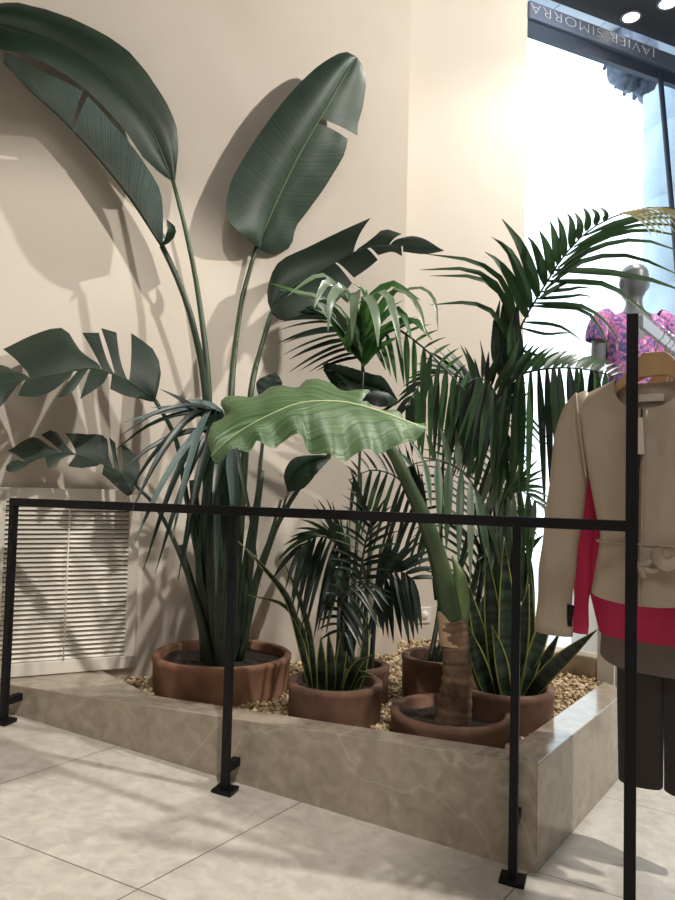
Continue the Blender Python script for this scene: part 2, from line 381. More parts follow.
# carved cornice bit beside the capital
p=P(628,74,5.2)
mb=MB(); rnd=random.Random(5)
for k in range(14):
    c=P(616+k*2.3+rnd.uniform(-2,2),66+k*.9+rnd.uniform(0,14)*(1 if k<11 else .5),5.2+rnd.uniform(-.06,.06))
    mb.lathe(c,[(.001,-.07),(.05,-.04),(.065,0),(.05,.05),(.001,.08)],7)
    mb.tube([c,V((c.x,c.y,c.z+.3))],[.07,.08],6)
tag(mb.build('carved_bracket',M['stone_dark'],None,True,origin=p),'dark weathered stone carving hanging below the fascia outside','stone carving')
tc=P(600,20,4.9)
mb=MB()
q0=RE-RN*.5-RD*.4; 
for k in range(9):
    c=q0+RD*(.35+k*.42); 
    mb.box((c.x,c.y,ZC+.58),.41,.3,.5,0,RD)
tag(mb.build('stone_cornice',M['stone_out'],None,False,origin=(q0+RD*1.5)+V((0,0,ZC+.05))),'band of pale stone blocks just outside above the sign','cornice')

# ------------------------------------------------------------------ vent grille
t=thing('vent_grille',W(70,580,.0),'cream slatted ventilation grille on the wall behind the left end of the railing','vent grille')
def WL(u,z,d): return V((WC.x,WC.y,0))-WD*u+WN*d+V((0,0,z))
def wu(p): return -(V((p.x,p.y,0))-V((WC.x,WC.y,0))).dot(WD)
g0=wu(W(136.5,580,0)); g1=wu(W(-1,580,0)); gz1=(W(143,494,0).z+W(5,483,0).z)/2; gz0=(W(132,668,0).z+W(14,674,0).z)/2
fw=.052; g1+=.03
mb=MB()
for (ua,ub,za,zb) in((g0,g0+fw*.8,gz0,gz1),(g1-fw*.8,g1,gz0,gz1),(g0,g1,gz0,gz0+fw),(g0,g1,gz1-fw,gz1)):
    mb.box(WL((ua+ub)/2,(za+zb)/2,.012),ub-ua,.03,zb-za,0,WD)
mb.build('frame',M['alu'],t,False,bevel=.003)
mb=MB(); ns=34; z0=gz0+fw; z1=gz1-fw
for k in range(ns):
    z=z0+(z1-z0)*(k+.5)/ns; h=(z1-z0)/ns
    ua,ub=g0+fw*.8,g1-fw*.8
    a=[WL(ua,z-h*.42,.018),WL(ua,z-h*.30,.022),WL(ua,z+h*.36,.006),WL(ua,z+h*.30,.003)]
    off=WL(ub,0,0)-WL(ua,0,0)
    mb.extrude(a,off)
mb.build('louvre_slats',M['slat'],t,False)
mb=MB(); um=wu(W(66,580,0)); mb.tube([WL(um,z0,.028),WL(um,z1,.028)],.003,8); mb.build('tie_rod',M['alu'],t)
mb=MB(); mb.box(WL((g0+g1)/2,(gz0+gz1)/2,-.001+.002),g1-g0-.03,.003,gz1-gz0-.03,0,WD); mb.build('shade_sheet',M['slat_shade'],t,False)  # near-black sheet stands in for the shade behind the slats

sp_=Vp(424,615,RC,RAZ,.006)
so_=thing('wall_socket',sp_,'small white socket plate low on the pale wall behind the rear pot','wall socket')
mb=MB(); mb.box(sp_,.085,.012,.085,0,RD); mb.build('plate',M['white_trim'],so_,False,bevel=.003)
mb=MB(); mb.tube([sp_+RN*.004,sp_+RN*.012],[.024,.022],20); mb.build('socket_insert',M['alu'],so_)
# ------------------------------------------------------------------ stone planter and gravel
FL=Zp(13,685,ZT); FC=Zp(537.5,764,ZT); SC=Zp(624,693.5,ZT); I1=Zp(508,749,ZT); I2=Zp(152,695,ZT); I3=Zp(105,686.5,ZT); SE=Zp(602,678,ZT)
sd=(SC-FC).normalized(); fd=(FL-FC).normalized()
IW=WL(wu(W(100,680,0)),0,.0)
wl=WL(wu(W(4,680,0))+.06,0,.0)
SC=FC+sd*1.0
SI=I1+sd*1.02
pt=thing('stone_planter',V((FC.x,FC.y,floor_z(FC.x,FC.y))),'low three-sided marble planter box along the wall below the railing','planter')
mb=MB()
mit=I1
mb.prism([(FL.x,FL.y),(FC.x,FC.y),(I1.x,I1.y),(I2.x,I2.y),(IW.x,IW.y),(wl.x,wl.y)],lambda x,y:floor_z(x,y)-.03,ZT)
mb.build('front_kerb',M['kerb'],pt,False,bevel=.004)
mb=MB(); e=sd*.0
mb.prism([(FC.x+.0005,FC.y),(SC.x,SC.y),(SI.x,SI.y),(I1.x+.0005,I1.y)],lambda x,y:floor_z(x,y)-.03,ZT+.0005)
mb.build('side_kerb',M['kerb'],pt,False,bevel=.004)
# rear low wall of the bed
BA=Zp(520,668,.25); BB=Zp(596,681,.25)
bd=(BB-BA).normalized(); bn=V((-bd.y,bd.x,0))
if bn.y<0: bn=-bn
zb=.25+.1
BA2=BA-bd*.12
mb=MB(); mb.prism([(BA2.x,BA2.y),(BB.x,BB.y),((BB+bn*.12).x,(BB+bn*.12).y),((BA2+bn*.12).x,(BA2+bn*.12).y)],-.1,zb); mb.build('rear_kerb',M['roughwall'],pt,False,bevel=.01)
mb=MB(); c=BB+bd*.045+bn*.03; mb.box((c.x,c.y,.3),.075,.09,.62,0,bd); c=c+bd*.085+bn*.03; mb.box((c.x,c.y,.15),.09,.12,.5,0,bd)
tag(mb.build('trim_1',M['white_trim'],None,False,bevel=.004),kind='structure')
poly=[I1,I2,IW,WL(0,0,0),RC+V((0,0,0)),RC+RD*.3,BA2,BB,SI]
mb=MB(); mb.prism([(p.x,p.y) for p in poly],-.1,.25); 
gb=mb.build('gravel_base',M['gravelbed'],None,False,origin=(0.1,2.9,.2)); tag(gb,kind='structure')
def inside(x,y):
    c=False;n=len(poly)
    for i in range(n):
        a,b=poly[i],poly[(i+1)%n]
        if (a.y>y)!=(b.y>y) and x<(b.x-a.x)*(y-a.y)/(b.y-a.y)+a.x: c=not c
    return c
ico=[(0,0,-1),(.72,-.53,-.45),(-.28,-.85,-.45),(-.89,0,-.45),(-.28,.85,-.45),(.72,.53,-.45),(.28,-.85,.45),(-.72,-.53,.45),(-.72,.53,.45),(.28,.85,.45),(.89,0,.45),(0,0,1)]
icf=[(0,1,2),(1,0,5),(0,2,3),(0,3,4),(0,4,5),(1,5,10),(2,1,6),(3,2,7),(4,3,8),(5,4,9),(1,10,6),(2,6,7),(3,7,8),(4,8,9),(5,9,10),(6,10,11),(7,6,11),(8,7,11),(9,8,11),(10,9,11)]
from mathutils import Euler
def pebbles(POTS):
    mb=MB(); rnd=random.Random(11); n=0
    while n<5600:
        x=rnd.uniform(-1,1.3); y=rnd.uniform(2.3,4.1)
        if not inside(x,y) or any((x-c[0])**2+(y-c[1])**2<(c[2]*.97)**2 for c in POTS): continue
        s=rnd.uniform(.005,.012); rot=Euler((rnd.uniform(0,6),rnd.uniform(0,6),rnd.uniform(0,6))).to_matrix()
        c=V((x,y,.251+rnd.uniform(0,.013)))
        i0=len(mb.v)
        for q in ico: 
            w=rot@V((q[0]*s*1.2,q[1]*s,q[2]*s*.7)); mb.vert(c+V((w.x,w.y,w.z*.8)))
        for f in icf: mb.face([i0+k for k in f])
        n+=1
    o=mb.build('gravel_pebbles',M['gravel'],None,True,origin=(.1,2.9,.236)); tag(o,'loose cream pebbles covering the planter bed around the pots','gravel',kind='stuff')

# ------------------------------------------------------------------ railing
A3=P(515,516.5,2.092); RAZ2=-69.3; rd=V((math.sin(R(RAZ2)),math.cos(R(RAZ2)),0))   # towards the left end
rn=V((rd.y,-rd.x,0)); 
if rn.y>0: rn=-rn                                                                 # towards the viewer
posts=[Vp(px,py,A3,RAZ2) for px,py in((9.5,600),(228,700),(515,700),(631,600))]
rt=thing('railing',V((A3.x,A3.y,floor_z(A3.x,A3.y))),'black steel railing of thin bars before the planter, ending in a tall post','railing')
def colour_bar(mb,p,q,w,h): 
    d=(V(q)-V(p)); mb.box((V(p)+V(q))/2,d.length,w,h,0,d.normalized(),(0,0,1))
e0=V((posts[0].x,posts[0].y,0)); e3=V((posts[3].x,posts[3].y,0))
mb=MB(); zt_=A3.z-.0145; colour_bar(mb,e0+rd*.012+V((0,0,zt_)),e3+V((0,0,zt_)),.026,.029); mb.build('top_rail',M['black'],rt,False,bevel=.0015)
for i,p in enumerate(posts):
    w=.0235 if i<3 else .03; z0=floor_z(p.x,p.y); z1=A3.z-.028 if i<3 else 1.557
    mb=MB(); mb.box((p.x,p.y,(z0+z1)/2),w,w,z1-z0,0,rd); po=mb.build('post',M['black'],rt,False,bevel=.0015)
    mb=MB(); mb.box((p.x,p.y,z0+.006),.07,.06,.014,0,rd,V((SL*.816,-SL*.578,1))); mb.build('base_plate',M['black'],po,False,bevel=.002)
    if i<3:
        fp=FC+fd*((V((p.x,p.y,0))-V((FC.x,FC.y,0))).dot(fd)); gap=(V((fp.x,fp.y,0))-V((p.x,p.y,0))).length
        mb=MB(); c=(V((fp.x,fp.y,0))+V((p.x,p.y,0)))/2; mb.box((c.x,c.y,[.262,.165,.16][i]),.026,gap,.026,0,rd); mb.build('wall_bracket',M['black'],po,False,bevel=.001)
# flat hanging bar from the tall post, running back along the planter
BD=V((math.sin(R(35.3)),math.cos(R(35.3)),0)); B0=V((posts[3].x,posts[3].y,0))
BU=V((BD.y,-BD.x,0))
BZ=1.535
bb=B0+BU*.022
mb=MB(); mb.box((bb+BD*.75)+V((0,0,BZ)),1.5,.012,.034,0,BD); mb.build('hanging_bar',M['steelflat'],rt,False,bevel=.001)['label']='pale steel hanging bar'
mb=MB(); c=B0+BD*1.49; zf=floor_z(c.x,c.y); mb.box((c.x,c.y,(zf+1.557)/2),.03,.03,1.557-zf,0,rd); mb.build('post',M['black'],rt,False,bevel=.0015)
# ------------------------------------------------------------------ pots
POTS=[]
def pot_geo(x0,x1,yb,gz=GZ):
    c=Zp((x0+x1)/2,yb,gz); Rr=(x1-x0)/2/F*c.y
    Rr=(x1-x0)/2/F*(c.y+Rr); k=(c.y+Rr)/c.y
    return V((c.x*k,c.y+Rr,.2)),Rr
def pot(name,x0,x1,yb,ytop,label,cat,m,lip=.02,dy=0,group='terracotta potted plants'):
    c,r=pot_geo(x0,x1,yb); c.y+=dy; c.x*=(1+dy/c.y)
    front=P((x0+x1)/2,ytop,c.y-r)     # front lip height
    h=max(front.z-.2,.09)
    t=thing(name,c,label,cat,group)
    mb=MB(); mb.lathe(c,[(r*.9,0),(r*.97,h*.4),(r*.985,h-lip*1.3),(r,h-lip),(r,h-.005),(r-.006,h),(r-.024,h),(r-.03,h-.006),(r-.034,h*.5)],48,wob=.006)
    mb.build('pot',m,t)
    mb=MB(); n=40; rr=r-.03
    rows=[[c+V((math.cos(a)*q*rr,math.sin(a)*q*rr,h-.035+.008*math.sin(5*a+q*7)*q)) for a in [2*math.pi*k/n for k in range(n)]] for q in(.02,.35,.7,1)]
    mb.grid(rows,0,True); mb.build('soil',M['soil'],t)
    POTS.append((c.x,c.y,r)); return t,c,r,h
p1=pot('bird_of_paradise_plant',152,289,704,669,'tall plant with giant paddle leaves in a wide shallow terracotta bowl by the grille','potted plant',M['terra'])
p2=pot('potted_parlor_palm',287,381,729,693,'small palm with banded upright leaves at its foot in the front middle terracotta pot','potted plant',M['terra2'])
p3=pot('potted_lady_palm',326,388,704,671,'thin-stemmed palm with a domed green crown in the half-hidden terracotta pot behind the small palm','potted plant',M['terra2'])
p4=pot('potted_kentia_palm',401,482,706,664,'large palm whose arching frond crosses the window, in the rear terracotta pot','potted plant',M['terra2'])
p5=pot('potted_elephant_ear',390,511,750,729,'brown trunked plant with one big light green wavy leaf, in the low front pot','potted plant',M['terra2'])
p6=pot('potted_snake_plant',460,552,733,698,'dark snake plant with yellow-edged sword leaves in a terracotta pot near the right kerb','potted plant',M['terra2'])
pebbles(POTS)

# ------------------------------------------------------------------ leaf builders
def blade(mid,segs,mats,parent,rib=.006,bulge=.02,n_per=26,name='leaf',stalk=None,stalk_r=(.016,.01),stalk_m=None,toward=None,wave=None):
    """mid: 3-D midrib points; segs: (t0,t1,edge points[,bulge])"""
    mc=cr(mid,60); mb=MB(); K=7
    Lm=sum((mc[i+1]-mc[i]).length for i in range(59))
    for sg in segs:
        t0,t1,ed=sg[:3]; bu=sg[3] if len(sg)>3 else bulge
        n=max(4,int(n_per*abs(t1-t0))+3); ec=cr(ed,n); rows=[];uvs=[]
        for i in range(n):
            t=t0+(t1-t0)*i/(n-1); a=at(mc,t); b=ec[i]
            tan=(at(mc,t+.02)-at(mc,t-.02)); nrm=tan.cross(b-a)
            if nrm.length<1e-7: nrm=V((0,-1,0))
            nrm.normalize()
            if nrm.dot(toward or (CAM-a))<0: nrm=-nrm
            rows.append([a.lerp(b,j/K)+nrm*(bu*math.sin(math.pi*(j/K)**.8)*min(1,(b-a).length/.08)+.0012*math.sin(t*Lm*230)*(j/K)) for j in range(K+1)])
            if wave: rows[-1]=[p_+nrm*wave[0]*math.sin(t*wave[1]+j*.25)*(j/K)**1.3 for j,p_ in enumerate(rows[-1])]
            uvs.append([(t*Lm,j/K) for j in range(K+1)])
        mb.grid(rows,0,False,uvs)
    if rib: mb.tube(mc[::3]+[mc[-1]],[rib*(1-.75*i/20) for i in range(21)],6,1)
    o=mb.build(name,mats,parent)
    if stalk:
        sc=cr(stalk+[mid[0]],24); s=MB()
        s.tube(sc,[stalk_r[0]+(stalk_r[1]-stalk_r[0])*i/23 for i in range(24)],8)
        s.build('leaf_stalk',stalk_m or M['stalk'],o)
    return o
def leaflet(mb,pts,w,mi=0,nrm=None,n=8,fold=.25,tipw=.0,rnd=random,tw=1.0):
    c=cr(pts,n); ref=(nrm or V((0,-.75,.55)))+V((rnd.uniform(-.35,.35),rnd.uniform(-.2,.2),rnd.uniform(-.3,.3)))*tw
    rows=[];uvs=[];D=0
    for i,p in enumerate(c):
        s=i/(n-1); t=(c[min(i+1,n-1)]-c[max(i-1,0)]).normalized()
        sd=t.cross(ref); 
        if sd.length<1e-4: sd=V((1,0,0))
        sd.normalize(); up=sd.cross(t)
        ww=w*.5*(min(1,.35+s*3.2))*max(tipw,(1-s**2.6))
        if i==n-1: ww=w*.03
        if i: D+=(c[i]-c[i-1]).length
        rows.append([p-sd*ww+up*ww*fold,p,p+sd*ww+up*ww*fold]); uvs.append([(D,0),(D,.5),(D,1)])
    mb.grid(rows,mi,False,uvs)
def frond(rach,A,B,n,w,parent,mats,t0=.08,up=.12,r=(.007,.002),jit=.03,seed=1,name='frond',fold=.25,droop=0,gap=0,mixmat=None,extra=None,tw=1.0):
    rnd=random.Random(seed); rc=cr(rach,40); mb=MB()
    if r: mb.tube(rc[::2]+[rc[-1]],[r[0]+(r[1]-r[0])*i/20 for i in range(21)],6,len(mats)-1)
    for side in(A,B):
        if not side: continue
        tc=cr(side,n)
        for i in range(n):
            if rnd.random()<gap: continue
            t=t0+(1-t0)*(i+.5*rnd.random())/n
            b=at(rc,t); q=tc[i]; ln=(q-b).length
            q=q+V((rnd.gauss(0,jit),rnd.gauss(0,jit),rnd.gauss(0,jit)))*ln
            m1=b.lerp(q,.33)+V((0,0,1))*ln*up; m2=b.lerp(q,.7)+V((0,0,1))*ln*up*.9
            ww=w*(.75+.35*rnd.random())*min(1,.45+ln*2.2)
            mi=0
            if mixmat and rnd.random()<mixmat: mi=1
            leaflet(mb,[b,m1,m2,q-V((0,0,1))*droop*ln],ww,mi,rnd=rnd,fold=fold)
    if extra:
        for pts,ww,mi in extra: leaflet(mb,pts,ww,mi,rnd=rnd,fold=fold,tw=tw,nrm=V((0,-.9,.25)) if tw<1 else None)
    return mb.build(name,mats,parent)
def stalk_part(pts,r,m,parent,name='stem',n=10,flat=1):
    c=cr(pts,20); mb=MB(); mb.tube(c,[r[0]+(r[1]-r[0])*i/19 for i in range(20)],n,flat=flat); return mb.build(name,m,parent)

# ------------------------------------------------------------------ bird of paradise
t,c,r,h=p1; Y0=c.y; SZ=c+V((0,0,h-.03))
def b_(dx,dy=0): return SZ+V((dx,dy,0))
# 1 big glossy leaf reaching out of the top left
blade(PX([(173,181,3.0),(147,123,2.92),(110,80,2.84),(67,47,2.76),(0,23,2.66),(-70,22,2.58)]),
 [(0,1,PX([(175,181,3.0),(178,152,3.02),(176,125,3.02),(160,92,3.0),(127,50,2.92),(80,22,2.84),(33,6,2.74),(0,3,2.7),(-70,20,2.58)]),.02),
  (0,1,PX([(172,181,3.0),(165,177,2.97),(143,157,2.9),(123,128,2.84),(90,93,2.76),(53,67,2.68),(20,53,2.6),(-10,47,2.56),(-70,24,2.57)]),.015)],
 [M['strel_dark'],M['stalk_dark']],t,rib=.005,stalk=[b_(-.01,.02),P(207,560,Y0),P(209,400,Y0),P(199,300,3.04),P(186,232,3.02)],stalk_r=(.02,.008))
# 2 folded leaf just below it
blade(PX([(162,246,2.91),(130,198,2.88),(97,157,2.86),(63,120,2.83),(33,93,2.81),(4,62,2.78)]),
 [(0,.60,PX([(163,245,2.91),(163,218,2.83),(160,190,2.78),(147,167,2.76),(127,140,2.74),(107,117,2.73),(88,96,2.72)]),.015),
  (.61,1,PX([(83,91,2.72),(62,80,2.72),(43,72,2.72),(20,58,2.73),(5,51,2.76),(4,60,2.78)]),.015),
  (.05,1,PX([(168,240,2.98),(150,212,3.01),(112,164,2.98),(78,128,2.94),(40,97,2.87),(4,64,2.79)]),.0)],
 [M['strel_blue'],M['stalk_dark']],t,rib=.007,stalk=[b_(.0,.0),P(213,560,Y0-.02),P(206,400,Y0-.03),P(193,325,2.92),P(178,280,2.91)],stalk_r=(.02,.011),stalk_m=M['stalk_dark'])
mb=MB(); leaflet(mb,PX([(161,246,2.90),(169,240,2.88),(172,230,2.88),(167,220,2.89)]),.05); mb.build('leaf_curl',[M['strel_dark']],t)
# 3 upright leaf against the wall
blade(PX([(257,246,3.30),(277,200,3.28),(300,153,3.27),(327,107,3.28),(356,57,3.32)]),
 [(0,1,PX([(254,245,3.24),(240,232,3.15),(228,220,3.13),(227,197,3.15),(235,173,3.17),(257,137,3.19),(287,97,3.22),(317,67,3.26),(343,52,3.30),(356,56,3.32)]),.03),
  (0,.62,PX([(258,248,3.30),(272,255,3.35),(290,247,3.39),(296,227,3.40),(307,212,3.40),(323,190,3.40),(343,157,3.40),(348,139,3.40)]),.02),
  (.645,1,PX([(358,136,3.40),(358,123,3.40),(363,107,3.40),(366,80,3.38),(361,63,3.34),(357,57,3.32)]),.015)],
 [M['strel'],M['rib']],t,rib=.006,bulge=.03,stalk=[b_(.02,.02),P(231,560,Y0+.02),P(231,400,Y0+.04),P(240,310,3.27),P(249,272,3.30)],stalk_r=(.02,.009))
# 4 leaf pointing right
blade(PX([(272,312,3.12),(283,293,3.12),(327,267,3.12),(360,250,3.12),(387,245,3.1),(425,248,3.08),(444,250,3.06)]),
 [(0,.53,PX([(271,311,3.12),(267,293,3.14),(278,263,3.16),(310,246,3.18),(343,230,3.2),(371,218,3.21)]),.02),
  (.545,.72,PX([(366,246,3.15),(382,230,3.17),(392,231,3.16),(402,234,3.15)]),.01),
  (.725,1,PX([(403,238,3.14),(412,236,3.12),(425,239,3.1),(443,250,3.06)]),.01),
  (0,.42,PX([(272,314,3.11),(284,321,3.06),(308,315,3.04),(333,305,3.04),(352,283,3.05)]),.02),
  (.43,.6,PX([(354,278,3.05),(368,268,3.06),(378,260,3.06)]),.01),
  (.61,.78,PX([(378,255,3.06),(392,252,3.06),(402,256,3.05)]),.01),(.79,1,PX([(403,252,3.07),(425,254,3.05),(443,251,3.06)]),.005)],
 [M['strel_mid'],M['stalk_dark']],t,rib=.006,stalk=[b_(.03,.0),P(238,560,Y0),P(250,400,Y0),P(262,345,3.12)],stalk_r=(.02,.01))
# 5 torn leaf to the left
blade(PX([(155,400,2.86),(127,380,2.82),(93,368,2.78),(67,372,2.74),(23,380,2.68),(-35,393,2.60)]),
 [(0,.17,PX([(156,398,2.86),(161,372,2.90),(153,349,2.92),(131,333,2.93)]),.015),
  (.18,.25,PX([(118,366,2.86),(117,337,2.90),(114,328,2.91),(101,328,2.91)]),.006),
  (.255,.32,PX([(106,366,2.84),(98,331,2.89),(82,333,2.89)]),.006),
  (.325,.68,PX([(89,362,2.84),(78,348,2.86),(63,328,2.87),(33,335,2.84),(3,349,2.80)]),.015),
  (.69,1,PX([(19,373,2.72),(0,365,2.74),(-20,376,2.68),(-35,391,2.60)]),.01),
  (0,.27,PX([(153,402,2.84),(140,399,2.78),(123,395,2.74),(110,389,2.73)]),.01),
  (.28,.38,PX([(104,383,2.74),(90,393,2.70),(80,399,2.68)]),.006),(.385,.44,PX([(76,388,2.71),(68,395,2.68),(57,398,2.67)]),.004),
  (.445,.7,PX([(70,378,2.70),(52,391,2.64),(33,397,2.62),(18,396,2.62)]),.01),(.71,1,PX([(14,390,2.63),(0,407,2.60),(-18,408,2.56),(-35,395,2.59)]),.006)],
 [M['strel_mid'],M['stalk_dark']],t,rib=.006,stalk=[b_(-.03,.0),P(206,600,Y0-.02),P(187,500,2.97),P(176,440,2.92)],stalk_r=(.016,.008),stalk_m=M['stalk_dark'])
# 6 smaller torn leaf below
blade(PX([(137,487,2.90),(110,467,2.87),(67,453,2.83),(33,460,2.80),(6,469,2.77)]),
 [(0,.14,PX([(137,485,2.90),(140,467,2.93),(136,455,2.94),(121,443,2.94)]),.01),
  (.15,.21,PX([(116,463,2.90),(115,440,2.92),(109,437,2.92)]),.004),
  (.225,.5,PX([(108,460,2.90),(106,437,2.92),(85,434,2.91),(65,433,2.90)]),.01),
  (.51,.6,PX([(65,449,2.86),(55,430,2.89),(41,435,2.88)]),.005),
  (.61,.86,PX([(54,450,2.85),(35,437,2.86),(20,443,2.85),(8,451,2.83)]),.008),
  (.87,1,PX([(24,462,2.81),(14,460,2.80),(6,466,2.78)]),.003),
  (0,.3,PX([(136,488,2.89),(128,496,2.83),(110,481,2.79),(102,474,2.79)]),.008),
  (.31,.5,PX([(97,466,2.82),(80,468,2.79),(68,466,2.79)]),.005),(.51,.72,PX([(62,458,2.81),(50,468,2.77),(47,467,2.77)]),.004),
  (.73,1,PX([(30,463,2.79),(18,471,2.77),(10,472,2.76),(5,469,2.77)]),.003)],
 [M['strel_mid'],M['stalk_dark']],t,rib=.005,stalk=[b_(-.05,-.02),P(196,600,Y0-.05),P(176,545,2.95),P(156,507,2.92)],stalk_r=(.014,.007),stalk_m=M['stalk_dark'])
# 7 rolled dark leaf behind the elephant ear
blade(PX([(398,401,3.2),(375,390,3.2),(350,383,3.18),(325,366,3.16)]),
 [(0,1,PX([(398,400,3.2),(384,378,3.16),(372,374,3.12),(345,366,3.1),(324,362,3.12)]),.02),(0,1,PX([(397,404,3.2),(380,407,3.1),(360,400,3.08),(338,392,3.08),(323,370,3.14)]),.03)],
 [M['strel_dark'],M['stalk_dark']],t,rib=.004,stalk=[b_(.06,.03),P(262,560,3.1),P(305,480,3.16),P(365,425,3.2)],stalk_r=(.014,.007),stalk_m=M['stalk_dark'])
# 8 little dark leaf
blade(PX([(288,492,3.08),(296,475,3.06),(310,463,3.05),(331,457,3.05)]),
 [(0,1,PX([(287,490,3.08),(284,474,3.05),(294,458,3.04),(318,455,3.04),(331,456,3.05)]),.012),(0,1,PX([(289,492,3.08),(304,488,3.04),(318,472,3.02),(331,458,3.05)]),.01)],
 [M['strel_dark'],M['stalk_dark']],t,rib=.003,stalk=[b_(.07,0),P(252,600,3.05),P(276,530,3.08)],stalk_r=(.013,.005),stalk_m=M['stalk_dark'])
# leaf tips peeping over the elephant ear
blade(PX([(266,402,3.2),(268,392,3.2),(275,373,3.2)]),[(0,1,PX([(262,402,3.2),(257,390,3.2),(258,380,3.2),(275,372,3.2)]),.004),(0,1,PX([(270,402,3.2),(280,392,3.2),(282,382,3.2),(276,372,3.2)]),.004)],[M['strel_mid'],M['stalk_dark']],t,rib=.002,
 stalk=[b_(.05,.04),P(250,560,3.12),P(262,450,3.18)],stalk_r=(.012,.006),stalk_m=M['stalk_dark'])
# sheaths fanning from the bowl
for i,(xb,yb,xt,yt,w0,w1,dz) in enumerate(((208,668,193,480,.03,.016,.0),(216,668,207,450,.036,.022,-.03),(225,668,226,440,.036,.02,-.05),(232,668,240,450,.034,.016,.01),(238,668,262,470,.026,.012,.02),(212,668,180,545,.022,.012,-.05),(222,670,214,470,.03,.018,-.08))):
    stalk_part([P(xb,yb+3,Y0+dz),P((xb*.55+xt*.45),(yb+yt)/2,Y0+dz),P(xt,yt,Y0+dz)],(w0,w1),M['stalk_dark'],t,'leaf_sheath',flat=.55)
# crossing stalks to the right of the clump
stalk_part(PX([(262,470,3.0),(245,560,3.0),(232,668,3.04)]),(.006,.013),M['stalk_dark'],t,'leaf_sheath')
stalk_part(PX([(281,500,3.05),(258,580,3.05),(240,668,3.06)]),(.006,.013),M['stalk_dark'],t,'leaf_sheath')
# narrow drooping crown in the same bowl, hanging over the rail
rnd=random.Random(4)
hub=[(214,405,2.78),(222,412,2.76),(228,430,2.76),(230,460,2.78)]
ends=[(120,424,2.66,.02),(119,437,2.6,.018),(113,452,2.62,.02),(114,478,2.56,.022),(124,499,2.56,.022),(131,512,2.52,.024),(132,548,2.52,.024),(143,571,2.52,.024),(155,574,2.52,.022),(178,581,2.56,.026),(184,560,2.56,.03),(196,592,2.58,.026),(206,575,2.6,.03),(216,596,2.62,.03),(228,590,2.64,.028),(240,575,2.68,.028),(250,520,2.72,.022),(160,389,2.7,.026),(150,408,2.72,.02),(138,418,2.68,.02),(186,400,2.6,.02),(172,540,2.5,.028),(203,545,2.55,.034),(190,520,2.52,.032),(222,540,2.58,.034),(212,510,2.56,.034),(234,530,2.64,.03),(261,589,2.9,.014)]
mb=MB()
hc=cr(PX(hub),12)
for i,(x,y,Yd,w) in enumerate(ends):
    b=at(hc,rnd.random()*.7); q=P(x,y,Yd); ln=(q-b).length
    lift=.16 if y>430 else .06
    leaflet(mb,[b,b.lerp(q,.3)+V((0,0,lift*ln)),b.lerp(q,.68)+V((0,0,lift*ln*.95)),q],w*1.15,1 if rnd.random()<.25 else 0,rnd=rnd,n=10)
mb.tube(cr([SZ+V((.0,-.06,-.01))]+PX([(226,560,2.86),(230,460,2.78),(222,412,2.76),(213,404,2.78)]),20),[.014-.009*i/19 for i in range(20)],8,2)
o=mb.build('drooping_frond',[M['palm_dark'],M['strel_blue'],M['stalk_dark']],t); o['label']='narrow drooping leaves at the front of the bowl'

# ------------------------------------------------------------------ elephant ear
t,c,r,h=p5; Y5=c.y
tr=[P(452,726,Y5),P(455,700,Y5),P(457,670,Y5),P(455,640,Y5),P(452,620,Y5)]
cc=cr(tr,60); mb=MB(); rt_=random.Random(2)
mb.tube(cc,[.064-.016*min(1,i/30)+.0016*math.sin(i*1.05+math.sin(i*.7))+rt_.uniform(-.0007,.0007) for i in range(60)],20); mb.build('trunk',M['bark'],t)
st=cr(PX([(454,645,Y5),(452,625,Y5),(447,596,Y5),(440,565,Y5-.01),(427,525,Y5-.03),(411,490,Y5-.05),(394,455,Y5-.06),(372,425,Y5-.08),(348,404,Y5-.1)]),40)
mb=MB(); mb.tube(st,[.0455-.033*(i/39)**.75 for i in range(40)],14); mb.build('leaf_stalk',M['stalk'],t)
mb=MB(); rows=[]
for i in range(7):
    p=st[i]; row=[]
    for k in range(20):
        a=2*math.pi*k/20; top=(.75+.25*math.sin(a*2+.6))
        pp=st[0].lerp(st[5],i/6*top); row.append(pp+V((math.cos(a),math.sin(a)*.97,0))*(.0495-.001*i))
    rows.append(row)
mb.grid(rows,0,True); o=mb.build('cut_scar',M['scar'],t); o['label']='pale torn sheath ring round the trunk top'
mb=MB(); cc=cr(PX([(457,628,Y5+.02),(460,600,Y5+.02),(459,575,Y5+.02),(452,556,Y5+.02)]),14); mb.tube(cc,[.03,.036,.037,.036,.035,.034,.032,.03,.027,.023,.018,.012,.007,.003],10); mb.build('sheath',M['stalk_pale'],t)
ya=2.28
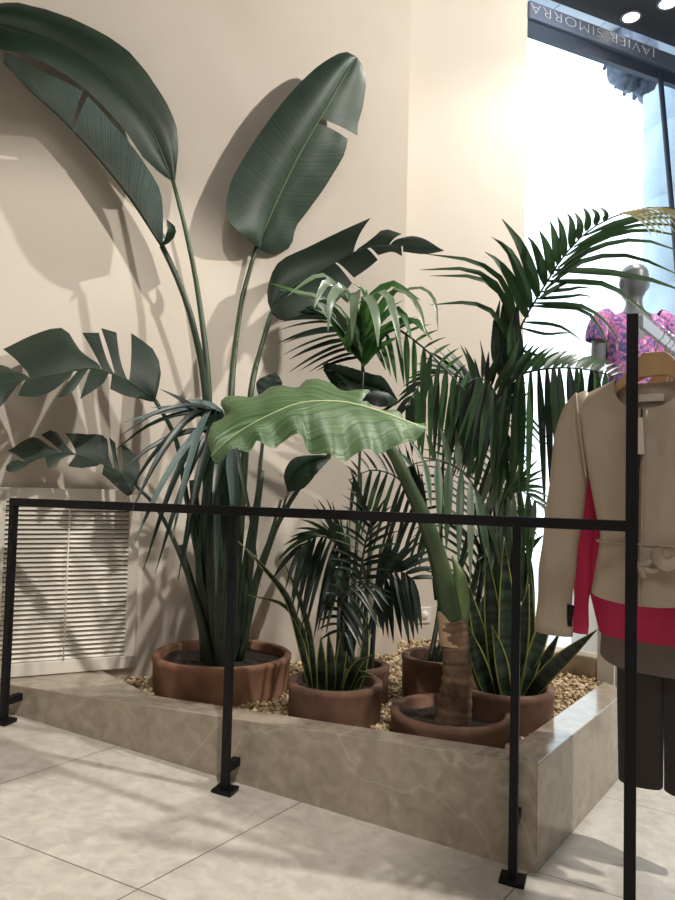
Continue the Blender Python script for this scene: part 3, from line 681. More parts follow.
blade(PX([(425,429,ya-.02),(400,419,ya-.03),(375,410,ya-.04),(350,403,ya-.05),(325,401,ya-.06),(300,403,ya-.06),(278,411,ya-.07),(250,425,ya-.08),(228,440,ya-.1),(211,456,ya-.12)]),
 [(0,.36,PX([(425,427,ya),(410,421,ya+.03),(396,414,ya+.06),(382,410,ya+.08),(370,406,ya+.06),(356,402.5,ya+.0)]),.004),
  (.30,1,PX([(369,397,ya+.12),(368,391,ya+.14),(355,390,ya+.15),(340,389,ya+.16),(330,386,ya+.17),(322,383,ya+.18),(311,377,ya+.18),(303,378,ya+.18),(297,386,ya+.17),(285,389,ya+.16),(268,389,ya+.14),(250,394,ya+.12),(233,398,ya+.1),(221,404,ya+.08),(224,412,ya+.04),(214,421,ya+.02),(212,432,ya-.02),(207,442,ya-.06),(211,455,ya-.12)]),.02),
  (0,.5,PX([(426,430,ya-.02),(419,437,ya-.05),(408,443,ya-.08),(400,446,ya-.1),(389,448,ya-.11),(376,454,ya-.13),(366,451,ya-.13),(354,454,ya-.14),(346,460,ya-.15),(337,459,ya-.15),(327,455,ya-.14),(316,453,ya-.14)]),.012),
  (.5,1,PX([(316,453,ya-.14),(308,450,ya-.14),(302,438,ya-.14),(292,437,ya-.13),(280,441,ya-.13),(273,449,ya-.14),(264,446,ya-.14),(256,441,ya-.13),(247,450,ya-.14),(238,449,ya-.14),(230,455,ya-.14),(217,463,ya-.14),(211,457,ya-.12)]),.012)],
 [M['alo'],M['rib_pale']],t,rib=.005,n_per=60,wave=(.013,42))

# ------------------------------------------------------------------ domed lady palm (behind the small palm)
t,c,r,h=p3; Y3=c.y
for (xb,xt,yt,rr,Yt) in((352,363,372,.008,2.9),(362,372,520,.012,2.95),(370,381,545,.012,3.0),(346,349,560,.009,2.95)):
    stalk_part([V((P(xb,668,Y3).x,Y3,.25)),P((xb+xt)/2,(660+yt)/2,(Y3+Yt)/2),P(xt,yt,Yt)],(rr,rr*.55),M['stalk_dark'],t)
YD=2.72
# front arching frond (comes towards the viewer and hangs over)
ex=[]
def q(l): return PX(l)
for pts,w,mi in (
 ([(362,362,2.82),(340,332,2.76),(317,302,2.7),(270,283,2.66)],.05,0),
 ([(362,352,2.82),(345,326,2.76),(318,298,2.7),(280,290,2.66)],.03,2),
 ([(350,300,2.68),(342,287,2.62),(331,300,2.56),(328,331,2.54)],.028,1),
 ([(352,300,2.68),(356,292,2.6),(354,312,2.54),(352,340,2.52)],.03,1),
 ([(355,300,2.68),(368,298,2.6),(376,318,2.54),(378,347,2.52)],.03,1),
 ([(357,305,2.68),(384,292,2.6),(395,320,2.54),(402,358,2.52)],.026,1),
 ([(348,302,2.7),(330,282,2.62),(320,292,2.58),(314,308,2.56)],.026,1),
 ([(345,300,2.7),(325,276,2.64),(306,282,2.6),(288,296,2.58)],.02,2),
 ([(360,340,2.8),(375,318,2.76),(396,290,2.7),(420,300,2.66)],.03,0),
 ([(362,346,2.8),(380,322,2.76),(400,310,2.7),(412,340,2.66)],.03,0),
 ([(364,352,2.8),(385,330,2.76),(412,320,2.72),(432,340,2.68)],.03,0),
 ([(360,330,2.78),(372,300,2.74),(392,284,2.7),(412,294,2.66)],.034,0),
 ([(360,330,2.78),(352,305,2.74),(346,290,2.7),(338,282,2.66)],.036,0),
 ([(362,358,2.82),(350,340,2.78),(336,322,2.74),(326,312,2.72)],.036,0),
 ([(363,362,2.82),(370,345,2.78),(380,330,2.74),(392,322,2.72)],.036,0),
 ([(363,366,2.82),(374,352,2.78),(386,344,2.76),(400,336,2.74)],.03,0),
 ([(400,292,2.68),(420,288,2.66),(434,300,2.62),(438,330,2.6)],.014,2),
 ([(392,288,2.68),(410,296,2.64),(420,312,2.62),(426,335,2.6)],.02,1),
 ([(360,345,2.82),(345,350,2.76),(352,330,2.7),(356,300,2.66)],.03,0),
 ([(360,320,2.76),(366,300,2.7),(360,288,2.66),(352,284,2.62)],.04,0),
 ): ex.append((q(pts),w,mi))
more=[(q(a),w,0) for a,w in (
 ([(363,360,2.83),(346,338,2.8),(330,318,2.78),(314,309,2.76)],.03),([(363,356,2.83),(352,330,2.82),(338,308,2.8),(322,296,2.78)],.03),
 ([(363,350,2.83),(356,320,2.82),(350,300,2.8),(342,288,2.76)],.03),([(363,345,2.83),(366,320,2.82),(372,302,2.8),(384,290,2.76)],.03),
 ([(364,352,2.83),(374,328,2.82),(388,310,2.8),(404,300,2.76)],.03),([(364,358,2.83),(378,338,2.82),(396,324,2.8),(416,320,2.76)],.03),
 ([(364,364,2.83),(376,350,2.82),(390,340,2.8),(404,338,2.78)],.028))]
frond(q([(363,372,2.86),(362,345,2.82),(358,315,2.74),(352,298,2.66)]),None,None,1,.03,t,[M['palm_fresh'],M['palm_sheen'],M['palm_sheen'],M['stalk_dark']],r=(.007,.004),extra=[(a_,b_2*1.45,c_) for a_,b_2,c_ in ex]+[(a_,b_2*1.2,0) for a_,b_2,c_ in more],name='frond')
# dark fan to the left
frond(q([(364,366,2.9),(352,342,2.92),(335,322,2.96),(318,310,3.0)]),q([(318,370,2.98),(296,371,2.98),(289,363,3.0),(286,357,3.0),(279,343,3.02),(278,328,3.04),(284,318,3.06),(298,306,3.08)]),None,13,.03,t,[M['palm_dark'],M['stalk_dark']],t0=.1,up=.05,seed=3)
# right-hand fall
frond(q([(366,360,2.86),(392,330,2.8),(420,345,2.76),(448,372,2.74),(466,392,2.72)]),q([(398,318,2.82),(416,316,2.8),(436,328,2.78),(452,345,2.76),(462,352,2.75),(470,372,2.74)]),q([(386,372,2.84),(398,384,2.8),(410,395,2.78),(424,410,2.76),(440,420,2.74),(458,420,2.72)]),12,.028,t,[M['palm_fresh'],M['palm'],M['stalk_dark']],up=.04,seed=5,mixmat=.5)
# ------------------------------------------------------------------ small parlor palm with banded leaves in the front pot
t,c,r,h=p2; Y2=c.y
def base2(dx,dy=0): return c+V((dx,dy,h-.04))
stem=[]
for i,(dx,xt,yt,Yt) in enumerate(((-.01,338,560,2.66),(.02,356,545,2.64),(.04,372,560,2.7),(.0,345,600,2.6))):
    stalk_part([base2(dx),P((338+xt)/2,640,2.7),P(xt,yt,Yt)],(.008,.004),M['stalk_dark'],t)
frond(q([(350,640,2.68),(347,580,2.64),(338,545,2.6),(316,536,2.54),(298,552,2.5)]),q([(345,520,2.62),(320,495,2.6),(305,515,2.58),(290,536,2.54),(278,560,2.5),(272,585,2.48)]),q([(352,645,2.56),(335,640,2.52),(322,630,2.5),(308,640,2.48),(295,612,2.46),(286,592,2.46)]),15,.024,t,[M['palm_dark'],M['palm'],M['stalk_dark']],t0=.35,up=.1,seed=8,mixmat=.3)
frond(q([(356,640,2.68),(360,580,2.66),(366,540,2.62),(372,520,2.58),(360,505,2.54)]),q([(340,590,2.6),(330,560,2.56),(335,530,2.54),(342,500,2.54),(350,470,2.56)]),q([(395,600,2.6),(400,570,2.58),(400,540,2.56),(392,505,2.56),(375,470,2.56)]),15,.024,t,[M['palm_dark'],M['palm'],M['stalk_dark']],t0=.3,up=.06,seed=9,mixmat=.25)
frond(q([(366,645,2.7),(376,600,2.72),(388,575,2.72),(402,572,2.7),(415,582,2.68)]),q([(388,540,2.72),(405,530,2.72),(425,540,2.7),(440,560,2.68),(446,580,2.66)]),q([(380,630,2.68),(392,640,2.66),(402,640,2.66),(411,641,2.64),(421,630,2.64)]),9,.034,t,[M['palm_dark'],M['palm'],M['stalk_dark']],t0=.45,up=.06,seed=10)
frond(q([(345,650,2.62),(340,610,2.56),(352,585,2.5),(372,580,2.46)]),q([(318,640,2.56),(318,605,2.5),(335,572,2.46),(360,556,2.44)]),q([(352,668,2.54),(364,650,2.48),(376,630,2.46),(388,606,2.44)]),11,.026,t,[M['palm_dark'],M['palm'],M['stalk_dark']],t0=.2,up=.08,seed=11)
def sword(name,pts,w,parent,side=1,cup=.3):
    c=cr(pts,18); mb=MB(); rows=[];uvs=[];D=0; K=8
    for i,p in enumerate(c):
        s=i/17; tn=(c[min(i+1,17)]-c[max(i-1,0)]).normalized(); sd=tn.cross(V((side*.25,-1,.15))).normalized(); up=sd.cross(tn)
        ww=w*.5*(.72+.5*math.sin(math.pi*min(1,s*1.05)))*(1-s**4) if i<17 else .0006
        if i: D+=(c[i]-c[i-1]).length
        rows.append([p+sd*ww*(2*j/K-1)+up*ww*cup*(abs(2*j/K-1)**2) for j in range(K+1)]); uvs.append([(D,abs(2*j/K-1)) for j in range(K+1)])
    mb.grid(rows,0,False,uvs); o=mb.build(name,[M['snake']],parent)
    s=o.modifiers.new('thick','SOLIDIFY'); s.thickness=.003; s.offset=0; return o
for pts,w in (([(322,697,2.66),(321,668,2.65),(321,636,2.65)],.03),([(336,699,2.66),(342,650,2.64),(350,602,2.63)],.032),([(330,699,2.64),(331,672,2.62),(328,630,2.62)],.03),([(344,694,2.64),(356,666,2.6),(372,655,2.58)],.03),([(347,696,2.66),(357,675,2.63),(375,676,2.6)],.026),([(352,697,2.68),(362,668,2.68),(368,612,2.68)],.028),
 ([(312,698,2.7),(302,650,2.68),(288,600,2.66),(262,566,2.62),(237,540,2.6)],.022),([(318,698,2.7),(306,640,2.68),(285,606,2.66),(248,595,2.62)],.018),([(316,700,2.68),(310,640,2.66),(300,600,2.66),(283,560,2.64)],.02)):
    sword('banded_leaf',q(pts),w,t)

# ------------------------------------------------------------------ snake plant
t,c,r,h=p6; Y6=c.y
for pts,w,s in (([(492,702,Y6),(478,662,Y6-.06),(462,616,Y6-.1)],.05,1),([(497,703,Y6+.02),(480,640,Y6),(466,578,Y6-.02)],.05,1),([(500,703,Y6),(494,630,Y6),(486,548,Y6+.02)],.055,-1),([(506,703,Y6-.02),(506,620,Y6-.02),(504,536,Y6)],.06,1),([(512,703,Y6),(520,640,Y6),(529,584,Y6)],.055,-1),
 ([(520,704,Y6),(532,660,Y6),(545,620,Y6+.02),(558,575,Y6+.04)],.05,1),([(524,704,Y6-.02),(545,676,Y6-.06),(570,652,Y6-.1),(598,629,Y6-.14)],.045,-1),([(516,704,Y6+.04),(526,655,Y6+.06),(530,560,Y6+.1)],.05,1),([(522,704,Y6+.02),(540,670,Y6),(560,632,Y6-.02)],.04,-1),([(488,702,Y6+.04),(474,650,Y6+.08),(470,600,Y6+.1)],.05,-1),([(507,703,Y6-.06),(500,660,Y6-.08),(492,625,Y6-.1)],.045,1)):
    sword('sword_leaf',q(pts),w,t,s)

# ------------------------------------------------------------------ large kentia palm
t,c,r,h=p4; Y4=c.y
def b4(dx,dy=0): return c+V((dx,dy,h-.04))
for dx,pts,rr in ((-.02,[(452,600,3.02),(478,500,3.0),(498,440,2.98)],(.014,.008)),(.0,[(470,600,3.02),(488,520,3.0),(506,440,2.96)],(.016,.008)),(.03,[(478,600,3.05),(490,500,3.05),(500,430,3.05)],(.014,.007)),(.05,[(488,610,3.02),(500,540,2.98),(512,480,2.94)],(.012,.006)),(-.05,[(440,600,3.05),(441,520,3.05),(444,440,3.05)],(.011,.006))):
    stalk_part([b4(dx)]+q(pts),rr,M['stalk_dark'],t)
PM=[M['palm'],M['palm_dark'],M['stalk_dark']]
# great arching frond across the window
ex=[]
for pts,w,mi in (
 ([(516,345,2.92),(505,300,2.9),(478,278,2.88),(430,276,2.86)],.022,0),
 ([(517,340,2.92),(500,290,2.9),(470,270,2.88),(420,270,2.86)],.022,0),
 ([(519,335,2.92),(505,285,2.9),(475,262,2.88),(425,254,2.86)],.022,0),
 ([(514,352,2.92),(495,315,2.9),(470,303,2.88),(430,305,2.86)],.02,0),
 ([(527,318,2.9),(512,282,2.88),(498,262,2.86),(485,252,2.84)],.042,0),
 ([(531,308,2.9),(520,275,2.88),(508,250,2.86),(491,237,2.84)],.042,0),
 ([(538,297,2.88),(530,270,2.86),(519,243,2.84),(502,219,2.82)],.042,0),
 ([(545,285,2.86),(540,262,2.84),(533,244,2.82),(527,236,2.82)],.034,0),
 ([(552,275,2.84),(548,252,2.82),(544,240,2.82),(539,230,2.82)],.032,0),
 ([(558,264,2.82),(556,245,2.8),(553,230,2.8),(550,221,2.8)],.03,0),
 ([(564,257,2.8),(563,240,2.78),(561,226,2.78),(557,216,2.78)],.026,0),
 ([(571,248,2.78),(572,232,2.76),(571,220,2.76),(567,213,2.76)],.026,0),
 ([(578,239,2.76),(580,226,2.74),(578,218,2.74),(574,212,2.74)],.024,0),
 ([(586,231,2.74),(588,222,2.73),(587,214,2.72),(583,207,2.72)],.022,0),
 ([(595,225,2.72),(597,218,2.71),(596,213,2.7),(591,208,2.7)],.02,0),
 ([(604,221,2.7),(606,216,2.69),(605,212,2.68),(600,207,2.68)],.018,0),
 ([(545,290,2.86),(580,262,2.82),(630,256,2.78),(690,280,2.74)],.018,0),
 ([(552,278,2.84),(590,250,2.8),(640,240,2.76),(692,256,2.72)],.018,0),
 ([(558,268,2.82),(598,240,2.78),(645,230,2.74),(694,240,2.7)],.017,0),
 ([(566,256,2.8),(604,234,2.76),(650,224,2.72),(695,228,2.68)],.016,0),
 ([(574,247,2.78),(610,229,2.74),(650,218,2.71),(696,220,2.68)],.015,0),
 ([(584,236,2.76),(618,222,2.72),(655,214,2.7),(697,214,2.66)],.014,0),
 ([(540,298,2.86),(552,290,2.85),(565,283,2.84),(580,279,2.83)],.016,0),
 ([(554,270,2.84),(604,272,2.8),(630,276,2.78),(655,281,2.76),(690,294,2.72)],.024,0),
 ([(548,281,2.85),(604,284,2.8),(625,297,2.78),(642,309,2.76),(657,325,2.74)],.022,0),
 ([(541,292,2.87),(572,289,2.84),(580,287,2.83),(588,288,2.82),(593,289,2.82)],.014,0),
 ([(536,299,2.88),(574,296,2.84),(582,294,2.83),(590,297,2.82),(594,301,2.82)],.014,0),
 ([(532,306,2.9),(580,309,2.82),(595,322,2.8),(604,337,2.79),(611,355,2.78)],.016,0),
 ([(534,303,2.89),(582,306,2.82),(600,318,2.8),(612,330,2.79),(622,350,2.78)],.016,0),
 ([(521,328,2.92),(545,334,2.88),(560,333,2.86),(578,333,2.85)],.012,0),
 ([(524,322,2.91),(555,325,2.86),(570,332,2.85),(578,338,2.84),(584,343,2.83)],.014,0),
 ([(515,348,2.93),(540,356,2.88),(550,350,2.87),(558,345,2.86)],.012,0),
 ([(512,358,2.93),(535,366,2.88),(546,362,2.87),(555,359,2.86)],.012,0),
 ([(520,350,2.92),(512,335,2.92),(508,315,2.92),(505,292,2.92)],.034,0),
 ([(512,372,2.92),(506,345,2.92),(504,315,2.92),(506,290,2.92)],.04,1),
 ([(508,378,2.92),(498,350,2.92),(496,325,2.92),(500,300,2.92)],.036,1),
 ([(518,372,2.92),(518,345,2.9),(516,325,2.9),(518,300,2.9)],.036,1),
 ([(503,380,2.92),(496,358,2.92),(494,340,2.92),(495,320,2.92)],.03,1),
 ([(514,380,2.92),(512,350,2.9),(511,330,2.9),(513,312,2.9)],.036,0),
 ): ex.append((q(pts),w,mi))
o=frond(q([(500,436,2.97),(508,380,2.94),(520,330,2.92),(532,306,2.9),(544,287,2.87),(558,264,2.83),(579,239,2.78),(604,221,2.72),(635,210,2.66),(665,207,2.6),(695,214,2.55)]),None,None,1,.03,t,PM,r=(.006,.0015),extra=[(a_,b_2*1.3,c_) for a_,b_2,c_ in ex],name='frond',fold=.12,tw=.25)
gold=[]
for k in range(13):
    s=k/12; bx,by=618+s*62,213-math.sin(s*2.6)*5
    gold.append((q([(bx,by,2.66-.08*s),(bx+14,by+2,2.64-.08*s),(bx+26,by+10,2.62-.08*s),(bx+34+6*s,by+24-4*s,2.6-.08*s)]),.014,0))
mb=MB()
for pts,w,mi in gold: leaflet(mb,pts,w,0)
mb.build('frond_tip',[M['palm_window_lit']],t)['label']='pale yellow frond tip with window light in its colour'
# frond hanging in front of the window, behind the jacket
frond(q([(498,430,2.96),(502,395,2.9),(520,375,2.84),(555,368,2.78),(590,370,2.72),(618,378,2.68)]),q([(520,340,2.9),(560,350,2.86),(590,355,2.84),(612,362,2.8),(625,372,2.76)]),q([(480,490,2.86),(495,492,2.84),(505,505,2.82),(517,515,2.8),(532,518,2.78),(545,510,2.76),(556,490,2.74),(572,460,2.72),(592,430,2.7),(612,400,2.68)]),17,.036,t,PM,t0=.25,up=.05,seed=21,mixmat=.3)
# left, crowding up behind the elephant ear
frond(q([(500,470,2.98),(490,420,2.9),(470,385,2.84),(445,372,2.8),(420,385,2.76),(405,410,2.74)]),q([(470,340,2.9),(455,350,2.86),(440,345,2.84),(425,352,2.82),(411,372,2.8),(396,400,2.78),(392,425,2.76)]),q([(470,480,2.86),(458,470,2.84),(448,470,2.82),(436,462,2.8),(424,460,2.78),(412,452,2.76)]),16,.034,t,PM,t0=.22,up=.06,seed=22,mixmat=.4)
frond(q([(505,470,2.98),(500,410,2.92),(490,385,2.86),(478,378,2.8),(465,384,2.76)]),q([(530,390,2.86),(520,360,2.84),(500,352,2.82),(480,356,2.8),(460,364,2.78)]),q([(515,480,2.84),(500,490,2.82),(484,470,2.8),(468,450,2.78),(456,425,2.76)]),13,.034,t,PM,t0=.35,up=.05,seed=23,mixmat=.6)
# hanging leaflets over the rail, grey sheen in their colour
frond(q([(490,600,3.0),(486,520,2.9),(470,480,2.84),(445,462,2.78),(420,462,2.74),(400,472,2.72)]),q([(505,545,2.78),(498,565,2.74),(480,590,2.72),(468,580,2.7),(447,556,2.68),(432,510,2.66),(410,500,2.68)]),q([(520,450,2.86),(500,440,2.84),(470,432,2.82),(440,428,2.8),(412,438,2.76),(396,450,2.74)]),9,.04,t,[M['palm_sheen'],M['palm'],M['stalk_dark']],t0=.4,up=.06,seed=24,mixmat=.45)
frond(q([(495,620,3.0),(498,540,2.9),(505,500,2.84),(520,490,2.78),(540,505,2.72)]),q([(495,440,2.88),(515,440,2.84),(535,455,2.8),(548,480,2.76),(556,520,2.72)]),q([(478,560,2.8),(488,580,2.78),(500,590,2.76),(515,585,2.74),(530,570,2.72)]),12,.032,t,[M['palm_sheen'],M['palm'],M['stalk_dark']],t0=.4,up=.08,seed=25,mixmat=.65)
# lower hanging dark leaflets
frond(q([(490,640,3.0),(492,580,2.94),(500,548,2.88),(516,540,2.82),(532,556,2.78)]),q([(470,530,2.9),(485,505,2.88),(505,500,2.86),(525,510,2.82),(545,535,2.78)]),q([(468,640,2.86),(480,655,2.84),(497,655,2.82),(515,645,2.8),(534,625,2.78)]),12,.034,t,PM,t0=.35,up=.06,seed=26,mixmat=.5)
# fine fronds at the back, near the pale wall
frond(q([(440,600,3.1),(442,520,3.15),(460,460,3.2),(495,420,3.22),(530,410,3.22)]),q([(410,540,3.2),(408,490,3.22),(425,440,3.25),(460,400,3.28),(510,385,3.28)]),q([(480,560,3.1),(500,530,3.12),(520,500,3.15),(535,470,3.18),(550,440,3.2)]),24,.018,t,[M['palm_dark'],M['palm'],M['stalk_dark']],t0=.3,up=.03,seed=27,mixmat=.2)
frond(q([(450,620,3.1),(465,560,3.15),(490,520,3.2),(525,505,3.2)]),q([(420,570,3.2),(440,525,3.22),(470,490,3.25),(515,470,3.25)]),q([(470,620,3.1),(495,600,3.12),(520,575,3.15),(540,540,3.18)]),16,.018,t,[M['palm_dark'],M['palm'],M['stalk_dark']],t0=.25,up=.03,seed=28,mixmat=.2)
frond(q([(436,600,3.05),(425,520,3.08),(400,480,3.1),(372,470,3.1),(350,480,3.08)]),q([(420,470,3.12),(405,445,3.14),(385,440,3.14),(362,448,3.12),(345,465,3.1)]),q([(420,570,3.06),(405,575,3.06),(388,570,3.06),(368,555,3.06),(350,530,3.06)]),14,.022,t,[M['palm_dark'],M['palm'],M['stalk_dark']],t0=.35,up=.04,seed=29,mixmat=.2)
# ------------------------------------------------------------------ clothes on the bar
U=BU; VV=-BD                                   # across (to the right), towards the viewer
def gpt(C,u,v,z): return V((C.x,C.y,0))+U*u+VV*v+V((0,0,z))
class G:                                        # garment plane: reads outline points
    def __init__(s,d): s.C=bb+BD*d; s.az=math.degrees(math.atan2(U.x,U.y))
    def __call__(s,px,py):
        p=Vp(px,py,s.C,s.az); return ((p-s.C).x*U.x+(p-s.C).y*U.y, p.z)
def shell(mb,g,rings,n=48,mi=0,fold=0,nf=7,seed=0,phase=.4,back=1.0):
    """rings: (cu, half width, depth, z side, z front, z back, fold amount)"""
    rows=[]
    for cu,hw,dp,zs,zf,zb,fo in rings:
        row=[]
        for k in range(n):
            a=2*math.pi*k/n; ca,sa=math.cos(a),math.sin(a)     # sa>0 front
            e=.75
            x=math.copysign(abs(ca)**e,ca)*hw; y=math.copysign(abs(sa)**e,sa)*dp
            z=zs*(1-abs(sa))+(zf if sa>0 else zb)*abs(sa)
            if sa<0: y*=back
            y+=fo*math.sin(nf*a+phase)*(.4+.6*abs(sa))
            row.append(gpt(g.C,cu+x,y,z))
        rows.append(row)
    rows2=[]
    for i in range(len(rows)-1):
        for s in range(4):
            rows2.append([rows[i][k].lerp(rows[i+1][k],s/4) for k in range(n)])
    rows2.append(rows[-1])
    return mb.grid(rows2,mi,True)
def sleeve(mb,g,path,dp=.55,mi=0,cu=None,mirror=False,n=16,v=0,wr=.003):
    pts=[];rad=[]
    for px,py,hw in path:
        u,z=g(px,py); u2,_=g(px+hw,py)
        if mirror: u=2*cu-u
        pts.append(gpt(g.C,u,v,z)); rad.append(abs(u2-g(px,py)[0]))
    c=cr(pts,26); cl=[0]
    for a_,b_3 in zip(pts,pts[1:]): cl.append(cl[-1]+(b_3-a_).length)
    def ri(d):
        for k in range(len(cl)-1):
            if d<=cl[k+1]+1e-6: return rad[k]+(rad[k+1]-rad[k])*(d-cl[k])/(cl[k+1]-cl[k])
        return rad[-1]
    rr=[ri(cl[-1]*i/25) for i in range(26)]
    rr=[r_+wr*math.sin(i*1.1)*(i/25) for i,r_ in enumerate(rr)]
    mb.tube(c,rr,n,mi,caps=True,flat=dp,ref=VV)
def hanger(d,name,m,label,group,spread=.19,topz=None,wood=False,g=None,cu=0.0,zb=1.44):
    C=bb+BD*d
    t=thing(name,V((C.x,C.y,BZ+.017)),label,'hanger',group)
    # hook: over the bar
    mb=MB(); pts=[]
    rad=.026; cz=BZ+.0005
    for k in range(13):
        a=R(-60+ k*20); pts.append(gpt(C,math.cos(a)*rad,0,cz+math.sin(a)*rad))
    pts=[gpt(C,.004,0,zb),gpt(C,.006,0,zb+.02)]+pts
    mb.tube(pts,.0022,6); mb.build('hook',M['chrome'],t)
    mb=MB()
    if wood:
        prof=[(-.03,zb+.004),(.03,zb+.004),(.048,zb-.012),(.08,zb-.052),(.11,zb-.085),(spread,zb-.118),(spread-.004,zb-.128),(.11,zb-.112),(.07,zb-.082),(.03,zb-.066),(-.03,zb-.066),(-.07,zb-.082),(-.11,zb-.112),(-spread+.004,zb-.128),(-spread,zb-.118),(-.11,zb-.085),(-.08,zb-.052),(-.048,zb-.012)]
        mb.extrude([gpt(C,u,.012,z) for u,z in prof],-VV*.024)
        mb.build('arms',m,t,False,bevel=.004)
    else:
        mb.tube(cr([gpt(C,-spread,0,zb-.09),gpt(C,-.1,0,zb-.045),gpt(C,-.02,0,zb-.005),gpt(C,.02,0,zb-.005),gpt(C,.1,0,zb-.045),gpt(C,spread,0,zb-.09)],24),.008,8)
        mb.tube([gpt(C,-spread,0,zb-.09),gpt(C,spread,0,zb-.092)],.004,6)
        mb.build('arms',m,t)
    return t
# --- blazer
g=G(.165); cu,_=g(649,440)
def gz(py,x=649): return g(x,py)[1]
def hw(px,py): return abs(cu-g(px,py)[0])
t=thing('blazer',gpt(g.C,cu,0,gz(500)),'beige zip-front belted jacket hanging first on the bar behind the tall post','jacket','garments on the hanging bar')
hanger(.165,'clothes_hanger',M['wood'],'broad beech wood hanger holding the beige jacket','hangers on the bar',spread=.165,wood=True,zb=g(650,354)[1])
ks=g(650,354)[1]
mb=MB()
zsh=g(578,394)[1]
shell(mb,g,[(cu,hw(615,378),.05,gz(377),gz(410),gz(382),0),(cu,hw(605,382),.062,gz(382),gz(420),gz(386),0),(cu,hw(575,396),.06,gz(396),gz(434),gz(397),0),
 (cu,hw(581,412),.075,gz(420),gz(452),gz(430),.002),(cu,hw(591,470),.085,gz(478),gz(482),gz(480),.004),(cu,hw(602,535),.08,gz(536),gz(537),gz(537),.004),(cu,hw(601,550),.085,gz(550),gz(551),gz(551),.006),(cu,hw(594,592),.1,gz(592),gz(602),gz(600),.008)],nf=5,back=.42)
b=mb.build('body',M['blazer'],t)
sp=[(588,392,2),(584,396,7),(577,408,12),(572,435,17),(570,475,19.5),(564,520,19),(557,580,18),(554.5,633,18.5)]
for mir in(False,True):
    mb=MB(); sleeve(mb,g,sp,.6,0,cu,mir,v=.008); mb.build('sleeve',M['blazer'],t)
def front(u,z,off=.0):                      # depth of the front face near centre
    zz=[(gz(409),.05),(gz(434),.062),(gz(452),.076),(gz(482),.087),(gz(537),.082),(gz(551),.087),(gz(602),.106)]
    d=zz[-1][1]
    for (za,da),(zb_,db) in zip(zz,zz[1:]):
        if za>=z>=zb_: d=da+(db-da)*(za-z)/(za-zb_)
    return gpt(g.C,u,d+.004+off,z)
ucl=[g(x,y)[0] for x,y in((646,409),(648,470),(646,540),(643,602))]
def zu(z): 
    s=(gz(409)-z)/(gz(409)-gz(602)); return cu-.006+ (-.006)*s
mb=MB(); mb.tube([front(zu(z),z,.001) for z in [gz(410)+(gz(602)-gz(410))*k/20 for k in range(21)]],.0035,6); mb.tube([front(zu(gz(482)),gz(482),.004),front(zu(gz(497)),gz(497),.005)],[.004,.006],6); mb.build('zip',M['zip'],t)
for s in(-1,1):
    mb=MB(); mb.tube([front(zu(z)+s*.012,z,.0) for z in [gz(412)+(gz(602)-gz(412))*k/20 for k in range(21)]],.004,6,flat=.5); mb.build('zip_placket',M['blazer'],t)
for mir in(1,-1):
    mb=MB(); sm_=[]
    for px,py,o_ in ((578,394,.02),(581,408,.04),(585,432,.048),(588,458,.044),(590,478,.036)):
        u_,z_=g(px,py); u_=cu+(u_-cu)*mir; sm_.append(gpt(g.C,u_,o_,z_))
    mb.tube(cr(sm_,16),.0035,6); mb.build('armhole_seam',M['blazer'],t)
# belt: band round the waist, loose knot
mb=MB(); zb0=gz(543)
pts=[gpt(g.C,cu+math.copysign(abs(math.cos(a))**.75,math.cos(a))*(hw(602,540)+.004),math.copysign(abs(math.sin(a))**.75,math.sin(a))*(.086 if math.sin(a)>0 else .038),zb0) for a in [2*math.pi*k/40 for k in range(41)]]
mb.tube(pts,.009,8,flat=.4,ref=V((0,0,1)),caps=False)
def bp(px,py,o=.02): 
    u,z=g(px,py); return front(u,z,o)
mb.tube(cr([bp(634,549,.01),bp(642,558,.02),bp(652,565,.026),bp(663,568,.02),bp(668,560,.016),bp(666,550,.012)],20),.008,8,flat=.4,ref=VV)
mb.tube(cr([bp(638,551,.014),bp(645,561,.026),bp(656,560,.03),bp(664,557,.02)],16),.007,8,flat=.4,ref=VV)
mb.tube(cr([bp(647,560,.026),bp(652,567,.03),bp(655,575,.028)],8),.008,8,flat=.4,ref=VV)
mb.tube(cr([bp(664,547,.008),bp(668,556,.03),bp(676,562,.034),bp(690,556,.02)],16),[.015+.003*math.sin(i/5) for i in range(16)],8,flat=.25,ref=VV)
mb.build('belt',M['blazer'],t)
mb=MB(); a=bp(642,420,.012); bq=bp(646,456,.012); mb.box((a+bq)/2,.034,.002,(a-bq).length,0,U,(a-bq)); mb.build('price_tag',M['paper'],t,False)
mb=MB(); u0,z0=g(643,398); mb.box(gpt(g.C,cu+.002,-.016,gz(397)),.07,.002,.022,0,U); mb.build('neck_label',M['paper'],t,False)
mb=MB(); cs=[gpt(g.C,g(573,604)[0],.022,g(573,604)[1]),gpt(g.C,g(572.5,614)[0],.026,g(572,614)[1]),gpt(g.C,g(572,625)[0],.024,g(572,625)[1])]; mb.tube(cs,[.012,.009,.008],10,flat=.5,ref=VV); mb.build('security_tag',M['black'],t)
